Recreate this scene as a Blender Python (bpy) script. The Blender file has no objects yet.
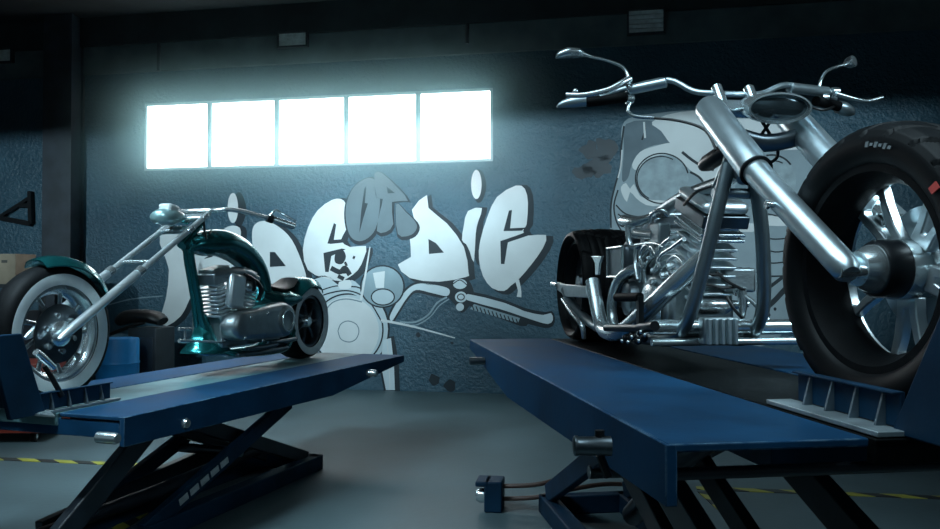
import bpy, bmesh, math, random
from mathutils import Vector as V, Matrix
random.seed(7)
S = bpy.context.scene
COL = S.collection
PI = math.pi
def rad(a): return a*PI/180

# ------------------------------------------------------------------ survey of the place (measured from the photograph)
F, CX, CY, HZ, EYE = 814.0, 470.0, 264.5, 278.0, 1.30
PITCH = math.atan((HZ-CY)/F)
CAM = V((0, 0, EYE))
def sight(px, py):
    a, b = (px-CX)/F, -(py-CY)/F
    return V((a, math.cos(PITCH)-b*math.sin(PITCH), math.sin(PITCH)+b*math.cos(PITCH)))
def on_floor(px, py, z=0.0):
    r = sight(px, py); return CAM + r*((z-EYE)/r.z)
class Frame:
    """A ground frame of a machine: x forward, y to its left, z up."""
    def __init__(s, ox, oy, oz, ang):
        s.o = V((ox, oy, oz)); s.f = V((math.cos(ang), math.sin(ang), 0)); s.l = V((-math.sin(ang), math.cos(ang), 0)); s.ang = ang
    def P(s, px, py, lat=0.0):          # measured in the upright plane y = lat
        r = sight(px, py); w = CAM + r*(((s.o-CAM).dot(s.l)+lat)/r.dot(s.l)) - s.o
        return V((w.dot(s.f), lat, w.z))
    def X(s, px, py, x):                # measured in the upright plane x = const
        r = sight(px, py); w = CAM + r*(((s.o-CAM).dot(s.f)+x)/r.dot(s.f)) - s.o
        return V((x, w.dot(s.l), w.z))
ZR, ZL = 0.97, 0.72                     # heights of the two lift tables
RB = Frame(0.685, 4.29, ZR, math.atan2(-math.cos(rad(8)), math.sin(rad(8))))
LB = Frame(-1.232, 5.90, ZL, math.atan2(-math.cos(rad(19)), -math.sin(rad(19))))
LL = Frame(-1.14, 5.90, ZL, LB.ang)
WA = rad(11.2)
W_O = on_floor(400, 391); W_U = V((math.cos(WA), -math.sin(WA), 0)); W_N = V((-math.sin(WA), -math.cos(WA), 0))
def on_wall(px, py):                    # (u, z) on the painted wall
    r = sight(px, py); w = CAM + r*((W_O-CAM).dot(W_N)/r.dot(W_N)) - W_O
    return (w.dot(W_U), w.z)
def wall_pt(u, z, out=0.0): return W_O + W_U*u + W_N*out + V((0, 0, z))

# ------------------------------------------------------------------ materials
def mat(name, col, rough=0.5, metal=0.0, noise=0.0, nscale=8.0, bump=0.0, bscale=60.0, col2=None, spec=None, coat=0.0, rvar=0.0):
    m = bpy.data.materials.new(name); m.use_nodes = True
    nt = m.node_tree; b = nt.nodes['Principled BSDF']
    b.inputs['Base Color'].default_value = (*col, 1); b.inputs['Roughness'].default_value = rough; b.inputs['Metallic'].default_value = metal
    if spec is not None: b.inputs['Specular IOR Level'].default_value = spec
    if coat: b.inputs['Coat Weight'].default_value = coat; b.inputs['Coat Roughness'].default_value = .08
    tc = nt.nodes.new('ShaderNodeTexCoord')
    n = nt.nodes.new('ShaderNodeTexNoise'); n.inputs['Scale'].default_value = nscale; n.inputs['Detail'].default_value = 6
    nt.links.new(tc.outputs['Object'], n.inputs['Vector'])
    c2 = col2 if col2 else tuple(c*(1-noise) for c in col)
    rp = nt.nodes.new('ShaderNodeValToRGB'); rp.color_ramp.elements[0].position = .35; rp.color_ramp.elements[1].position = .65
    rp.color_ramp.elements[0].color = (*c2, 1); rp.color_ramp.elements[1].color = (*col, 1)
    nt.links.new(n.outputs['Fac'], rp.inputs['Fac']); nt.links.new(rp.outputs['Color'], b.inputs['Base Color'])
    if rvar:
        mr = nt.nodes.new('ShaderNodeMapRange'); mr.inputs['To Min'].default_value = max(.02, rough-rvar); mr.inputs['To Max'].default_value = rough+rvar
        nt.links.new(n.outputs['Fac'], mr.inputs['Value']); nt.links.new(mr.outputs['Result'], b.inputs['Roughness'])
    if bump:
        n2 = nt.nodes.new('ShaderNodeTexNoise'); n2.inputs['Scale'].default_value = bscale; n2.inputs['Detail'].default_value = 4
        nt.links.new(tc.outputs['Object'], n2.inputs['Vector'])
        bp = nt.nodes.new('ShaderNodeBump'); bp.inputs['Strength'].default_value = bump; bp.inputs['Distance'].default_value = .01
        nt.links.new(n2.outputs['Fac'], bp.inputs['Height']); nt.links.new(bp.outputs['Normal'], b.inputs['Normal'])
    return m
M = {}
def edge_wear(m, col):
    """paint rubbed thin along the edges of the steel"""
    nt = m.node_tree; b = nt.nodes['Principled BSDF']; L = nt.links.new
    bv = nt.nodes.new('ShaderNodeBevel'); bv.samples = 4; bv.inputs['Radius'].default_value = .005
    ge = nt.nodes.new('ShaderNodeNewGeometry')
    d = nt.nodes.new('ShaderNodeVectorMath'); d.operation = 'DOT_PRODUCT'; L(bv.outputs['Normal'], d.inputs[0]); L(ge.outputs['True Normal'], d.inputs[1])
    mr = nt.nodes.new('ShaderNodeMapRange'); mr.inputs['From Min'].default_value = .985; mr.inputs['From Max'].default_value = .9; L(d.outputs['Value'], mr.inputs['Value'])
    tc = nt.nodes.new('ShaderNodeTexCoord'); n = nt.nodes.new('ShaderNodeTexNoise'); n.inputs['Scale'].default_value = 22; n.inputs['Detail'].default_value = 5; L(tc.outputs['Object'], n.inputs['Vector'])
    n2 = nt.nodes.new('ShaderNodeMapRange'); n2.inputs['From Min'].default_value = .42; n2.inputs['From Max'].default_value = .58; L(n.outputs['Fac'], n2.inputs['Value'])
    mu = nt.nodes.new('ShaderNodeMath'); mu.operation = 'MULTIPLY'; L(mr.outputs['Result'], mu.inputs[0]); L(n2.outputs['Result'], mu.inputs[1])
    old = b.inputs['Base Color'].links[0].from_socket
    mx = nt.nodes.new('ShaderNodeMix'); mx.data_type = 'RGBA'; mx.inputs[7].default_value = (*col, 1); L(old, mx.inputs[6]); L(mu.outputs[0], mx.inputs[0]); L(mx.outputs[2], b.inputs['Base Color'])
M['chrome'] = mat('chrome', (.62, .70, .72), .26, .82, .05, 20, rvar=.04)
M['steel'] = mat('satin_steel', (.55, .65, .69), .3, .85, .06, 30, rvar=.04)
M['polished'] = mat('polished_metal', (.72, .80, .82), .22, .88, .05, 20)
M['bright'] = mat('bright_satin_metal', (.76, .84, .87), .34, .8, .06, 25)
M['lens'] = mat('silvered_lens', (.13, .17, .19), .12, .9, .05, 20, coat=.5)
M['alloy'] = mat('cast_alloy', (.42, .48, .5), .42, 1, .15, 25, .1, 90)
M['gunmetal'] = mat('gunmetal', (.16, .19, .21), .32, 1, .15, 20)
M['frame'] = mat('frame_steel', (.28, .35, .38), .34, .85, .1, 20)
M['blackmetal'] = mat('black_metal', (.007, .009, .011), .35, 0, .2, 20, spec=.3)
M['rubber'] = mat('rubber', (.004, .005, .006), .6, 0, .3, 30, .1, 150, spec=.12)
M['hose'] = mat('black_hose', (.01, .011, .012), .45, 0, .2)
M['blueplate'] = mat('blue_painted_steel', (.009, .056, .128), .55, 0, .3, 5, .05, 40, col2=(.006, .038, .088), spec=.07, rvar=.08)
edge_wear(M['blueplate'], (.14, .24, .32))
M['blueframe'] = mat('blue_painted_frame', (.006, .034, .072), .55, 0, .35, 6, .05, 40, spec=.15)
M['darkframe'] = mat('dark_oily_steel', (.012, .02, .03), .4, 0, .4, 10, spec=.5)
M['track'] = mat('dark_chequered_track', (.003, .004, .0045), .5, 0, .5, 9, .15, 70, spec=.06)
M['lighttrack'] = mat('worn_track', (.115, .235, .26), .5, 0, .35, 6, .1, 60, spec=.5)
M['bareplate'] = mat('bare_steel_plate', (.42, .50, .53), .38, .6, .4, 12)
M['teal'] = mat('teal_metallic_paint', (.016, .19, .20), .27, .85, .08, 40, coat=.5)
M['tealsilver'] = mat('teal_silver_paint', (.26, .42, .43), .3, .4, .05, 40, coat=.5)
M['whitewall'] = mat('whitewall_rubber', (.62, .69, .70), .5, 0, .12, 20)
M['leather'] = mat('black_leather', (.006, .007, .008), .5, 0, .3, 30, .15, 120)
M['plaster'] = mat('grey_plaster', (.32, .38, .40), .8, 0, .2, 2, .1, 30)
M['ceiling'] = mat('ceiling_paint', (.03, .04, .045), .85, 0, .3, 3)
M['beam'] = mat('concrete_beam', (.10, .14, .15), .8, 0, .4, 2.5, .1, 30)
M['column'] = mat('column_paint', (.03, .042, .056), .45, 0, .4, 5, .05, 40)
M['card'] = mat('cardboard', (.36, .30, .22), .8, 0, .15, 9)
M['tape'] = mat('paper_label', (.08, .08, .07), .7)
M['redpaint'] = mat('red_paint', (.26, .035, .02), .45, 0, .2, 9)
M['brownhose'] = mat('brown_hose', (.10, .055, .045), .5, 0, .2)
M['bluedrum'] = mat('blue_plastic', (.015, .26, .62), .4, 0, .15, 6)
M['bin'] = mat('dark_bin_metal', (.03, .04, .048), .5, 0, .3, 6)
M['gusset'] = mat('worn_gusset_steel', (.16, .22, .26), .45, .5, .4, 20)
M['grille'] = mat('vent_grille', (.75, .82, .82), .5, .1, .3, 14)
M['markwhite'] = mat('white_marking', (.5, .56, .58), .6, 0, .3, 40)
M['markgrey'] = mat('grey_marking', (.13, .15, .16), .6, 0, .3, 40)
M['markred'] = mat('red_marking', (.5, .06, .05), .6, 0, .2, 40)
M['winframe'] = mat('window_frame_paint', (.30, .42, .45), .5, 0, .1)
M['p_white'] = mat('white_paint', (.60, .64, .65), .6, 0, .1, 3, .12, 120, spec=.3)
M['p_light'] = mat('light_paint', (.52, .61, .65), .6, 0, .1, 4, .12, 120, spec=.3)
M['p_sock'] = mat('socket_grey_paint', (.30, .38, .415), .6, 0, .3, 9, .12, 120, spec=.3)
M['p_or'] = mat('letter_grey_paint', (.105, .145, .165), .6, 0, .12, 4, .12, 120, spec=.3)
M['p_skull'] = mat('skull_grey_paint', (.25, .32, .355), .6, 0, .15, 4, .12, 120, spec=.3)
M['p_temple'] = mat('temple_grey_paint', (.11, .155, .185), .6, 0, .2, 5, .12, 120, spec=.3)
M['p_pale'] = mat('pale_grey_paint', (.44, .53, .57), .6, 0, .12, 4, .12, 120, spec=.3)
M['p_mid'] = mat('mid_grey_paint', (.24, .33, .37), .6, 0, .15, 4, .12, 120, spec=.3)
M['p_grey'] = mat('grey_paint', (.15, .22, .26), .6, 0, .15, 4, .12, 120, spec=.3)
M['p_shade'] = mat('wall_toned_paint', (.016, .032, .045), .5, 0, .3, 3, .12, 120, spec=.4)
M['p_dark'] = mat('dark_paint', (.012, .022, .030), .6, 0, .25, 6, .12, 120, spec=.3)

def emis(name, col, s):
    m = bpy.data.materials.new(name); m.use_nodes = True; nt = m.node_tree
    b = nt.nodes['Principled BSDF']; b.inputs['Base Color'].default_value = (.8, .8, .8, 1)
    n = nt.nodes.new('ShaderNodeTexNoise'); n.inputs['Scale'].default_value = 2.5
    rp = nt.nodes.new('ShaderNodeValToRGB'); rp.color_ramp.elements[0].color = (*[c*.94 for c in col], 1); rp.color_ramp.elements[1].color = (*col, 1)
    nt.links.new(n.outputs['Fac'], rp.inputs['Fac']); nt.links.new(rp.outputs['Color'], b.inputs['Emission Color'])
    b.inputs['Emission Strength'].default_value = s
    return m
M['daylight'] = emis('bright_daylight_pane', (.80, .97, 1.0), 9.0)

def wall_material():
    m = mat('painted_plaster_wall', (.027, .084, .122), .36, 0, .3, 1.6, col2=(.018, .06, .09), spec=.5)
    nt = m.node_tree; b = nt.nodes['Principled BSDF']
    tc = nt.nodes.new('ShaderNodeTexCoord')
    v = nt.nodes.new('ShaderNodeTexNoise'); v.inputs['Scale'].default_value = 24; v.inputs['Detail'].default_value = 4; v.inputs['Roughness'].default_value = .6
    nt.links.new(tc.outputs['Object'], v.inputs['Vector'])
    bp = nt.nodes.new('ShaderNodeBump'); bp.inputs['Strength'].default_value = .75; bp.inputs['Distance'].default_value = .03
    nt.links.new(v.outputs['Fac'], bp.inputs['Height']); nt.links.new(bp.outputs['Normal'], b.inputs['Normal'])
    return m
M['wall'] = wall_material()
def floor_material():
    m = mat('concrete_floor', (.100, .150, .165), .5, 0, .3, 1.2, .12, 25, col2=(.07, .105, .115), spec=.3, rvar=.1)
    return m
M['floor'] = floor_material()
def hazard_material():
    m = mat('yellow_black_hazard_paint', (.45, .40, .05), .6)
    nt = m.node_tree; b = nt.nodes['Principled BSDF']
    tc = nt.nodes.new('ShaderNodeTexCoord'); mp = nt.nodes.new('ShaderNodeSeparateXYZ'); nt.links.new(tc.outputs['Object'], mp.inputs[0])
    a = nt.nodes.new('ShaderNodeMath'); a.operation = 'ADD'; nt.links.new(mp.outputs['X'], a.inputs[0]); nt.links.new(mp.outputs['Y'], a.inputs[1])
    k = nt.nodes.new('ShaderNodeMath'); k.operation = 'MULTIPLY'; k.inputs[1].default_value = 4.2; nt.links.new(a.outputs[0], k.inputs[0])
    f = nt.nodes.new('ShaderNodeMath'); f.operation = 'FRACT'; nt.links.new(k.outputs[0], f.inputs[0])
    g = nt.nodes.new('ShaderNodeMath'); g.operation = 'GREATER_THAN'; g.inputs[1].default_value = .5; nt.links.new(f.outputs[0], g.inputs[0])
    mx = nt.nodes.new('ShaderNodeMix'); mx.data_type = 'RGBA'; mx.inputs[6].default_value = (.38, .36, .05, 1); mx.inputs[7].default_value = (.02, .022, .022, 1)
    nt.links.new(g.outputs[0], mx.inputs[0]); nt.links.new(mx.outputs[2], b.inputs['Base Color'])
    return m
M['hazard'] = hazard_material()
M['tread'] = mat('tread_rubber', (.004, .005, .006), .5, 0, .25, 30, spec=.14)

# ------------------------------------------------------------------ mesh helpers
def catmull(pts, n, closed=False):
    pts = [V(p) for p in pts]
    if n <= 1 or len(pts) < 3: return pts
    N = len(pts); out = []
    for i in range(N if closed else N-1):
        g = (lambda k: pts[k % N]) if closed else (lambda k: pts[max(0, min(N-1, k))])
        a, b, c, d = g(i-1), g(i), g(i+1), g(i+2)
        for k in range(n):
            t = k/n
            out.append(.5*((2*b)+(c-a)*t+(2*a-5*b+4*c-d)*t*t+(3*b-a-3*c+d)*t**3))
    if not closed: out.append(pts[-1])
    return out
def lerp_list(r, n):
    if isinstance(r, (int, float)): return [r]*n
    r = list(r); out = []
    for i in range(n):
        t = i*(len(r)-1)/max(1, n-1); k = min(int(t), len(r)-2); out.append(r[k]+(r[k+1]-r[k])*(t-k))
    return out
class MB:
    def __init__(s): s.bm = bmesh.new()
    def box(s, c, d, rot=None):
        m = Matrix.Translation(V(c)) @ (rot.to_4x4() if rot else Matrix()) @ Matrix.Diagonal((d[0], d[1], d[2], 1))
        bmesh.ops.create_cube(s.bm, size=1, matrix=m); return s
    def bar(s, a, b, w, h, up=(0, 0, 1)):       # rectangular bar from a to b
        a, b = V(a), V(b); x = (b-a).normalized(); y = V(up).cross(x).normalized(); z = x.cross(y)
        r = Matrix((x, y, z)).transposed()
        return s.box((a+b)/2, ((b-a).length, w, h), r)
    def rings(s, rings, caps=True, loop=False):
        vs = [[s.bm.verts.new(p) for p in r] for r in rings]; n = len(vs[0])
        for i in range(len(vs) if loop else len(vs)-1):
            a, b = vs[i], vs[(i+1) % len(vs)]
            for k in range(n):
                try: s.bm.faces.new((a[k], a[(k+1) % n], b[(k+1) % n], b[k]))
                except ValueError: pass
        if caps and not loop:
            s.bm.faces.new(vs[0][::-1]); s.bm.faces.new(vs[-1])
        return s
    def tube(s, pts, r, n=12, sm=1, loop=False, rb=None, side=None, rot=0.0):
        """round tube; rb gives a second radius along the `side` direction (an oval tube)"""
        pts = catmull(pts, sm, loop); N = len(pts); rs = lerp_list(r, N); rbs = lerp_list(rb, N) if rb is not None else rs
        t0 = (pts[1]-pts[0]).normalized()
        ref = V(side) if side else (V((0, 0, 1)) if abs(t0.z) < .9 else V((0, 1, 0)))
        out = []; u = None
        for i in range(N):
            if loop: t = (pts[(i+1) % N]-pts[i-1]).normalized()
            else: t = (pts[min(i+1, N-1)]-pts[max(i-1, 0)]).normalized()
            if side: u = (ref-t*ref.dot(t)).normalized()
            else:
                u = (ref-t*ref.dot(t)).normalized() if u is None else (u-t*u.dot(t)).normalized()
            v = t.cross(u)
            out.append([pts[i]+u*(rbs[i]*math.cos(2*PI*k/n+rot))+v*(rs[i]*math.sin(2*PI*k/n+rot)) for k in range(n)])
        return s.rings(out, True, loop)
    def lathe(s, prof, o, ax, n=32, closed=False):
        o, ax = V(o), V(ax).normalized()
        u = (V((0, 0, 1)) if abs(ax.z) < .9 else V((1, 0, 0))); u = (u-ax*u.dot(ax)).normalized(); v = ax.cross(u)
        rg = [[o+ax*t+(u*math.cos(2*PI*k/n)+v*math.sin(2*PI*k/n))*max(r, 1e-4) for k in range(n)] for t, r in prof]
        return s.rings(rg, not closed, closed)
    def prism(s, pts, off):                      # flat outline swept by the vector off
        off = V(off); a = [s.bm.verts.new(V(p)) for p in pts]; b = [s.bm.verts.new(V(p)+off) for p in pts]; n = len(a)
        s.bm.faces.new(a[::-1]); s.bm.faces.new(b)
        for i in range(n): s.bm.faces.new((a[i], a[(i+1) % n], b[(i+1) % n], b[i]))
        return s
    def ringprism(s, outer, inner, off):
        off = V(off); n = len(outer)
        A = [[s.bm.verts.new(V(p)+o) for p in L] for o in (V((0, 0, 0)), off) for L in (outer, inner)]
        for i in range(n):
            j = (i+1) % n
            for a, b in ((0, 1), (1, 3), (3, 2), (2, 0)): s.bm.faces.new((A[a][i], A[a][j], A[b][j], A[b][i]))
        return s
    def ball(s, c, d, seg=16, rot=None):
        m = Matrix.Translation(V(c)) @ (rot.to_4x4() if rot else Matrix()) @ Matrix.Diagonal((d[0], d[1], d[2], 1))
        bmesh.ops.create_uvsphere(s.bm, u_segments=seg, v_segments=max(8, seg//2), radius=.5, matrix=m); return s
    def build(s, name, m, parent=None, loc=None, bev=0, ang=38, flat=False):
        bm = s.bm; bmesh.ops.recalc_face_normals(bm, faces=bm.faces)
        if loc is not None: bmesh.ops.translate(bm, verts=bm.verts, vec=-V(loc))
        for f in bm.faces: f.smooth = not flat
        for e in bm.edges:
            if len(e.link_faces) == 2 and e.calc_face_angle(0) > rad(ang): e.smooth = False
        me = bpy.data.meshes.new(name); bm.to_mesh(me); bm.free()
        me.materials.append(M[m] if isinstance(m, str) else m)
        o = bpy.data.objects.new(name, me); COL.objects.link(o)
        if parent: o.parent = parent
        if loc is not None: o.location = loc
        if bev:
            md = o.modifiers.new('edge_rounding', 'BEVEL'); md.width = bev; md.segments = 2; md.limit_method = 'ANGLE'; md.angle_limit = rad(40)
        return o
def tag(o, label=None, cat=None, group=None, kind=None):
    for k, v in (('label', label), ('category', cat), ('group', group), ('kind', kind)):
        if v: o[k] = v
    return o
def thing(name, label, cat, loc=(0, 0, 0), rz=0, group=None):
    o = bpy.data.objects.new(name, None); COL.objects.link(o); o.location = loc; o.rotation_euler = (0, 0, rz)
    o.empty_display_size = .2
    return tag(o, label, cat, group)
def struct(name, mb, m, **k): return tag(mb.build(name, m, **k), kind='structure')
Z3 = V((0, 0, 1)); Y3 = V((0, 1, 0)); X3 = V((1, 0, 0))

# ------------------------------------------------------------------ the room
WALL_ROT = Matrix((W_U, -W_N, Z3)).transposed()          # u, into the wall, up
def wall_box(mb, u0, u1, z0, z1, out0, out1):
    return mb.box(wall_pt((u0+u1)/2, (z0+z1)/2, (out0+out1)/2), (u1-u0, abs(out1-out0), z1-z0), WALL_ROT)
UL, UR, DEPTH, CEIL = -7.5, 8.0, 13.0, 4.55
WU0, WU1, WZ0, WZ1 = -3.27, 1.085, 2.62, 3.45            # the window strip
b = MB()
wall_box(b, UL, UR, 0, WZ0, 0, -.25); wall_box(b, UL, UR, WZ1, CEIL, 0, -.25)
wall_box(b, UL, WU0, WZ0, WZ1, 0, -.25); wall_box(b, WU1, UR, WZ0, WZ1, 0, -.25)
struct('wall_back', b, 'wall')
struct('wall_left', wall_box(MB(), UL-.2, UL, 0, CEIL, -.2, DEPTH), 'plaster')
struct('wall_right', wall_box(MB(), UR, UR+.2, 0, CEIL, -.2, DEPTH), 'plaster')
struct('wall_front', wall_box(MB(), UL-.2, UR+.2, 0, CEIL, DEPTH, DEPTH+.2), 'plaster')
struct('floor', wall_box(MB(), UL-.3, UR+.3, -.15, 0, -.3, DEPTH+.3), 'floor')
struct('ceiling', wall_box(MB(), UL-.3, UR+.3, CEIL, CEIL+.2, -.3, DEPTH+.3), 'ceiling')
struct('trim_1', wall_box(MB(), UL, UR, 3.84, 4.19, 0, .03), 'beam', bev=.01)         # concrete lintel band
struct('trim_2', wall_box(MB(), UL, UR, 4.19, CEIL, 0, .06), 'ceiling')               # ceiling downstand
pw = (WU1-WU0)/5
for i in range(5):
    u0, u1 = WU0+i*pw, WU0+(i+1)*pw
    b = MB(); t = .03
    for a in ((u0, u1, WZ0, WZ0+t), (u0, u1, WZ1-t, WZ1), (u0, u0+t, WZ0+t, WZ1-t), (u1-t, u1, WZ0+t, WZ1-t)): wall_box(b, *a, -.10, .012)
    w = struct('window_%d' % (i+1), b, 'winframe')
    p = wall_box(MB(), u0+t, u1-t, WZ0+t, WZ1-t, -.03, -.015).build('pane', 'daylight', w)
# steel column against the wall
cu0, cu1 = on_wall(42, 200)[0]*.957, on_wall(71, 200)[0]*.957
b = MB(); cm = (cu0+cu1)/2; hw = (cu1-cu0)/2
wall_box(b, cm-hw, cm+hw, 0, CEIL, .22, .25); wall_box(b, cm-hw, cm+hw, 0, CEIL, 0.002, .03); wall_box(b, cm-hw+.02, cm+hw-.03, 0, CEIL, .03, .22)
tag(b.build('column', 'column'), kind='structure')

# floor markings round the lifts
def stripe(a, b_, name):
    a, b_ = V((*a, 0)), V((*b_, 0)); m = MB(); m.bar(a+V((0, 0, .002)), b_+V((0, 0, .002)), .075, .004); return struct(name, m, 'hazard')
stripe((-5.2, 6.19), (-1.80, 5.59), 'trim_3'); stripe((-1.80, 5.55), (-1.86, 1.5), 'trim_4')
stripe((1.40, 5.055), (5.4, 4.41), 'trim_5'); stripe((1.42, 4.97), (1.47, 1.2), 'trim_6')

# wall vents high on the lintel band
for px, py, pw_, ph_, lab in ((295, 41, 32, 18, 'pale square wall vent above the middle of the window strip'), (646, 23, 34, 27, 'pale wall vent high above the handlebars of the right motorcycle'),
                        (6, 57, 26, 18, 'pale wall vent at the far left above the dark column')):
    u, z = on_wall(px, py); w_ = pw_/84; h_ = ph_/84*.9
    b = MB(); t = .02
    for a in ((-w_/2, w_/2, -h_/2, -h_/2+t), (-w_/2, w_/2, h_/2-t, h_/2), (-w_/2, -w_/2+t, -h_/2, h_/2), (w_/2-t, w_/2, -h_/2, h_/2)): wall_box(b, u+a[0], u+a[1], z+a[2], z+a[3], .03, .09)
    v = b.build('wall_vent', 'bin'); tag(v, lab, 'vent', 'vents on the lintel band')
    b = MB()
    for k in range(5): wall_box(b, u-w_/2+t, u+w_/2-t, z-h_/2+t+(h_-2*t)*(k+.05)/5, z-h_/2+t+(h_-2*t)*(k+.85)/5, .035, .07)
    b.build('louvre', 'grille', v)
for px, y0, y1, lab in ((161, 38, 72, 'thin conduit down the lintel band left of the window'), (468, 0, 45, 'thin conduit on the lintel band above the right end of the window')):
    u, z0 = on_wall(px, y1); z1 = on_wall(px, y0)[1]
    tag(MB().tube([wall_pt(u, z0, .052), wall_pt(u, min(z1, 4.18), .052)], .022).build('conduit', 'bin'), lab, 'pipe', 'conduits on the lintel band')

# ------------------------------------------------------------------ graffiti: flat paint on the back wall
def paint(pts, m, level, parent, name, sm=4, label=None):
    uv = [on_wall(*p) for p in pts]
    pts3 = [V((u, z, 0)) for u, z in uv]
    if sm > 1: pts3 = catmull(pts3, sm, True)
    b = MB(); b.prism([wall_pt(p.x, p.y, .0005) for p in pts3], W_N*(.0012*level))
    o = b.build(name, m, parent, flat=True)
    if label: o['label'] = label
    return o
def shift(pts, dx, dy, grow=0.0):
    cx = sum(p[0] for p in pts)/len(pts); cy = sum(p[1] for p in pts)/len(pts); out = []
    for x, y in pts:
        d = math.hypot(x-cx, y-cy) or 1; out.append((x+dx+(x-cx)/d*grow, y+dy+(y-cy)/d*grow))
    return out
def stroke_into(b, pts, w, level, sm=5):
    pts3 = catmull([V((*on_wall(*p), 0)) for p in pts], sm); N = len(pts3); hw = [x/84/2 for x in lerp_list(w, N)]; L = []; R = []
    for i in range(N):
        t = (pts3[min(i+1, N-1)]-pts3[max(i-1, 0)]).normalized(); n = V((-t.y, t.x, 0)); L.append(pts3[i]+n*hw[i]); R.append(pts3[i]-n*hw[i])
    b.prism([wall_pt(p.x, p.y, .0005) for p in L+R[::-1]], W_N*(.0012*level))
def strokes(lst, m, level, parent, name):
    if name == 'grip_ribs':
        b = MB()
        for pts, w in lst: stroke_into(b, pts, w, level)
        b.build(name, m, parent, flat=True); return
    for pts, w in lst:
        b = MB(); stroke_into(b, pts, w, level); b.build(name, m, parent, flat=True)
def ell(cx, cy, rx, ry, n=28, tilt=0):
    c, s_ = math.cos(tilt), math.sin(tilt)
    return [(cx+rx*math.cos(2*PI*k/n)*c-ry*math.sin(2*PI*k/n)*s_, cy+rx*math.cos(2*PI*k/n)*s_+ry*math.sin(2*PI*k/n)*c) for k in range(n)]

txt = thing('graffiti_lettering', 'white and grey graffiti slogan RIDE OR DIE painted on the wall below the window', 'graffiti', wall_pt(-.5, 0))
T_INV = Matrix.Translation(-wall_pt(-.5, 0))
def under(parent):                                     # keep world placement below a thing standing at the wall
    inv = Matrix.Translation(-V(parent.location))
    for c in parent.children:
        if c.type == 'MESH' and not c.get('_in'): c.data.transform(inv)
def letter(lab, pts, m='p_white', holes=(), sm=4, dx=4.5, lv=2, grow=2.2):
    sh = paint(shift(pts, dx, 1.5, grow), 'p_dark', lv-.6, txt, 'letter_shadow', sm, 'dark drop shadow of the letter '+lab)
    o = paint(pts, m, lv+.4, txt, 'letter', sm, 'letter '+lab)
    for h in holes:
        q = paint(h, 'p_dark', lv+1.0, txt, 'letter_counter', 1, 'dark counter inside the letter '+lab)
    return o
letter('R of RIDE', [(160, 236), (178, 229), (203, 230), (214, 240), (212, 254), (201, 262), (210, 285), (219, 312), (207, 318), (199, 292), (194, 270), (193, 290), (188, 303), (181, 316), (167, 326), (160, 320), (166, 299), (169, 270), (163, 252)], sm=2, holes=[[(184, 243), (200, 242), (202, 249), (186, 254)]])
letter('dot of the I in RIDE', ell(233, 208, 5.2, 15), dx=6)
letter('I of RIDE', [(224, 229), (240, 228), (239, 250), (234, 285), (222, 300), (200, 284), (200, 262), (216, 254)])
letter('D of RIDE', [(253, 228), (262, 221), (276, 225), (292, 240), (304, 268), (305, 280), (292, 288), (268, 282), (258, 265), (253, 248)], holes=[[(270, 252), (275, 252), (286, 266), (270, 267)]])
letter('E of RIDE', [(332, 200), (341, 199), (346, 204), (347, 214), (346, 230), (341, 240), (350, 247), (366, 246), (364, 258), (358, 270), (348, 278), (340, 281), (324, 278), (308, 270), (303, 250), (308, 228), (318, 210)], sm=2, holes=[[(327.5, 243.5), (334, 223), (336.3, 224.5), (334, 239.8), (345.5, 239), (344, 242.5), (331, 244)], [(323.5, 253), (342, 248.5), (346, 249.3), (331.5, 256), (328.8, 272), (325.3, 272)]])
paint([(336, 252), (343, 250), (346, 257), (342, 264), (335, 262)], 'p_dark', 3.2, txt, 'paint_spatter', 4)
strokes([([(331, 268), (340, 272), (345, 268), (350, 275)], 5), ([(353, 257), (355, 258)], 3), ([(338, 276), (344, 279)], 4), ([(345, 262), (347, 266)], 2.5)], 'p_dark', 3.2, txt, 'paint_spatter')
letter('O of OR', [(368, 178), (377, 182), (380, 196), (379, 215), (374, 232), (362, 241), (351, 237), (346, 220), (347, 202), (355, 186)], 'p_or', [[(359.5, 233), (361.5, 210), (364.5, 189), (366.5, 186), (365, 203), (368, 203.5), (363.5, 218)]], dx=.8, lv=4, grow=2.4)
letter('R of OR', [(374.5, 174.5), (382, 173), (398, 188), (408, 201), (392, 202), (393.5, 224), (386, 232), (377, 231), (380, 212), (383, 199), (377, 197)], 'p_or', [[(387, 187), (390.5, 189.5), (395, 193), (388, 193.5)]], dx=.8, sm=2, lv=5, grow=2)
letter('R of OR, leg', [(396.5, 204), (406, 212), (415, 221), (417, 228), (411, 235), (398, 234)], 'p_or', dx=.8, sm=3, lv=5, grow=2)
letter('D of DIE', [(427, 195), (428.5, 208), (447, 223.5), (464, 247), (468.5, 272), (466, 277), (439, 281.7), (410, 278), (398, 264.5), (411, 257), (410, 239), (418, 229), (412, 210)], holes=[[(428.5, 239), (436, 243), (444, 252.6), (429, 254)]], sm=2)
letter('I of DIE', [(468, 211), (482, 208), (478, 222), (475.7, 234), (474, 262), (470, 252), (466, 244), (462, 240), (464, 225)], sm=2)
letter('dot of the I in DIE', ell(476.4, 184.5, 5.2, 14.5), dx=2.5)
letter('E of DIE', [(516, 185.5), (525, 189), (528, 203), (527, 221), (526, 226), (523, 231), (529, 235.6), (546, 235), (543, 248), (531, 265), (519, 279), (510.5, 286), (504, 291), (492, 288), (483, 276), (479, 259), (480, 242), (487, 218), (497, 197)], sm=2, dx=5, holes=[[(509, 210.6), (512, 210), (510.2, 228.3), (525, 227.6), (522, 230.7), (503.5, 231.2)], [(500.4, 241), (505.6, 239.4), (521.5, 233.8), (526, 231.5), (530, 235), (507.9, 242.4), (504.5, 264), (501, 264)]])
strokes([([(517, 280), (519.5, 290), (519, 297)], [4, 3, 4.5])], 'p_white', 2.8, txt, 'paint_drip')
under(txt)

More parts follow.
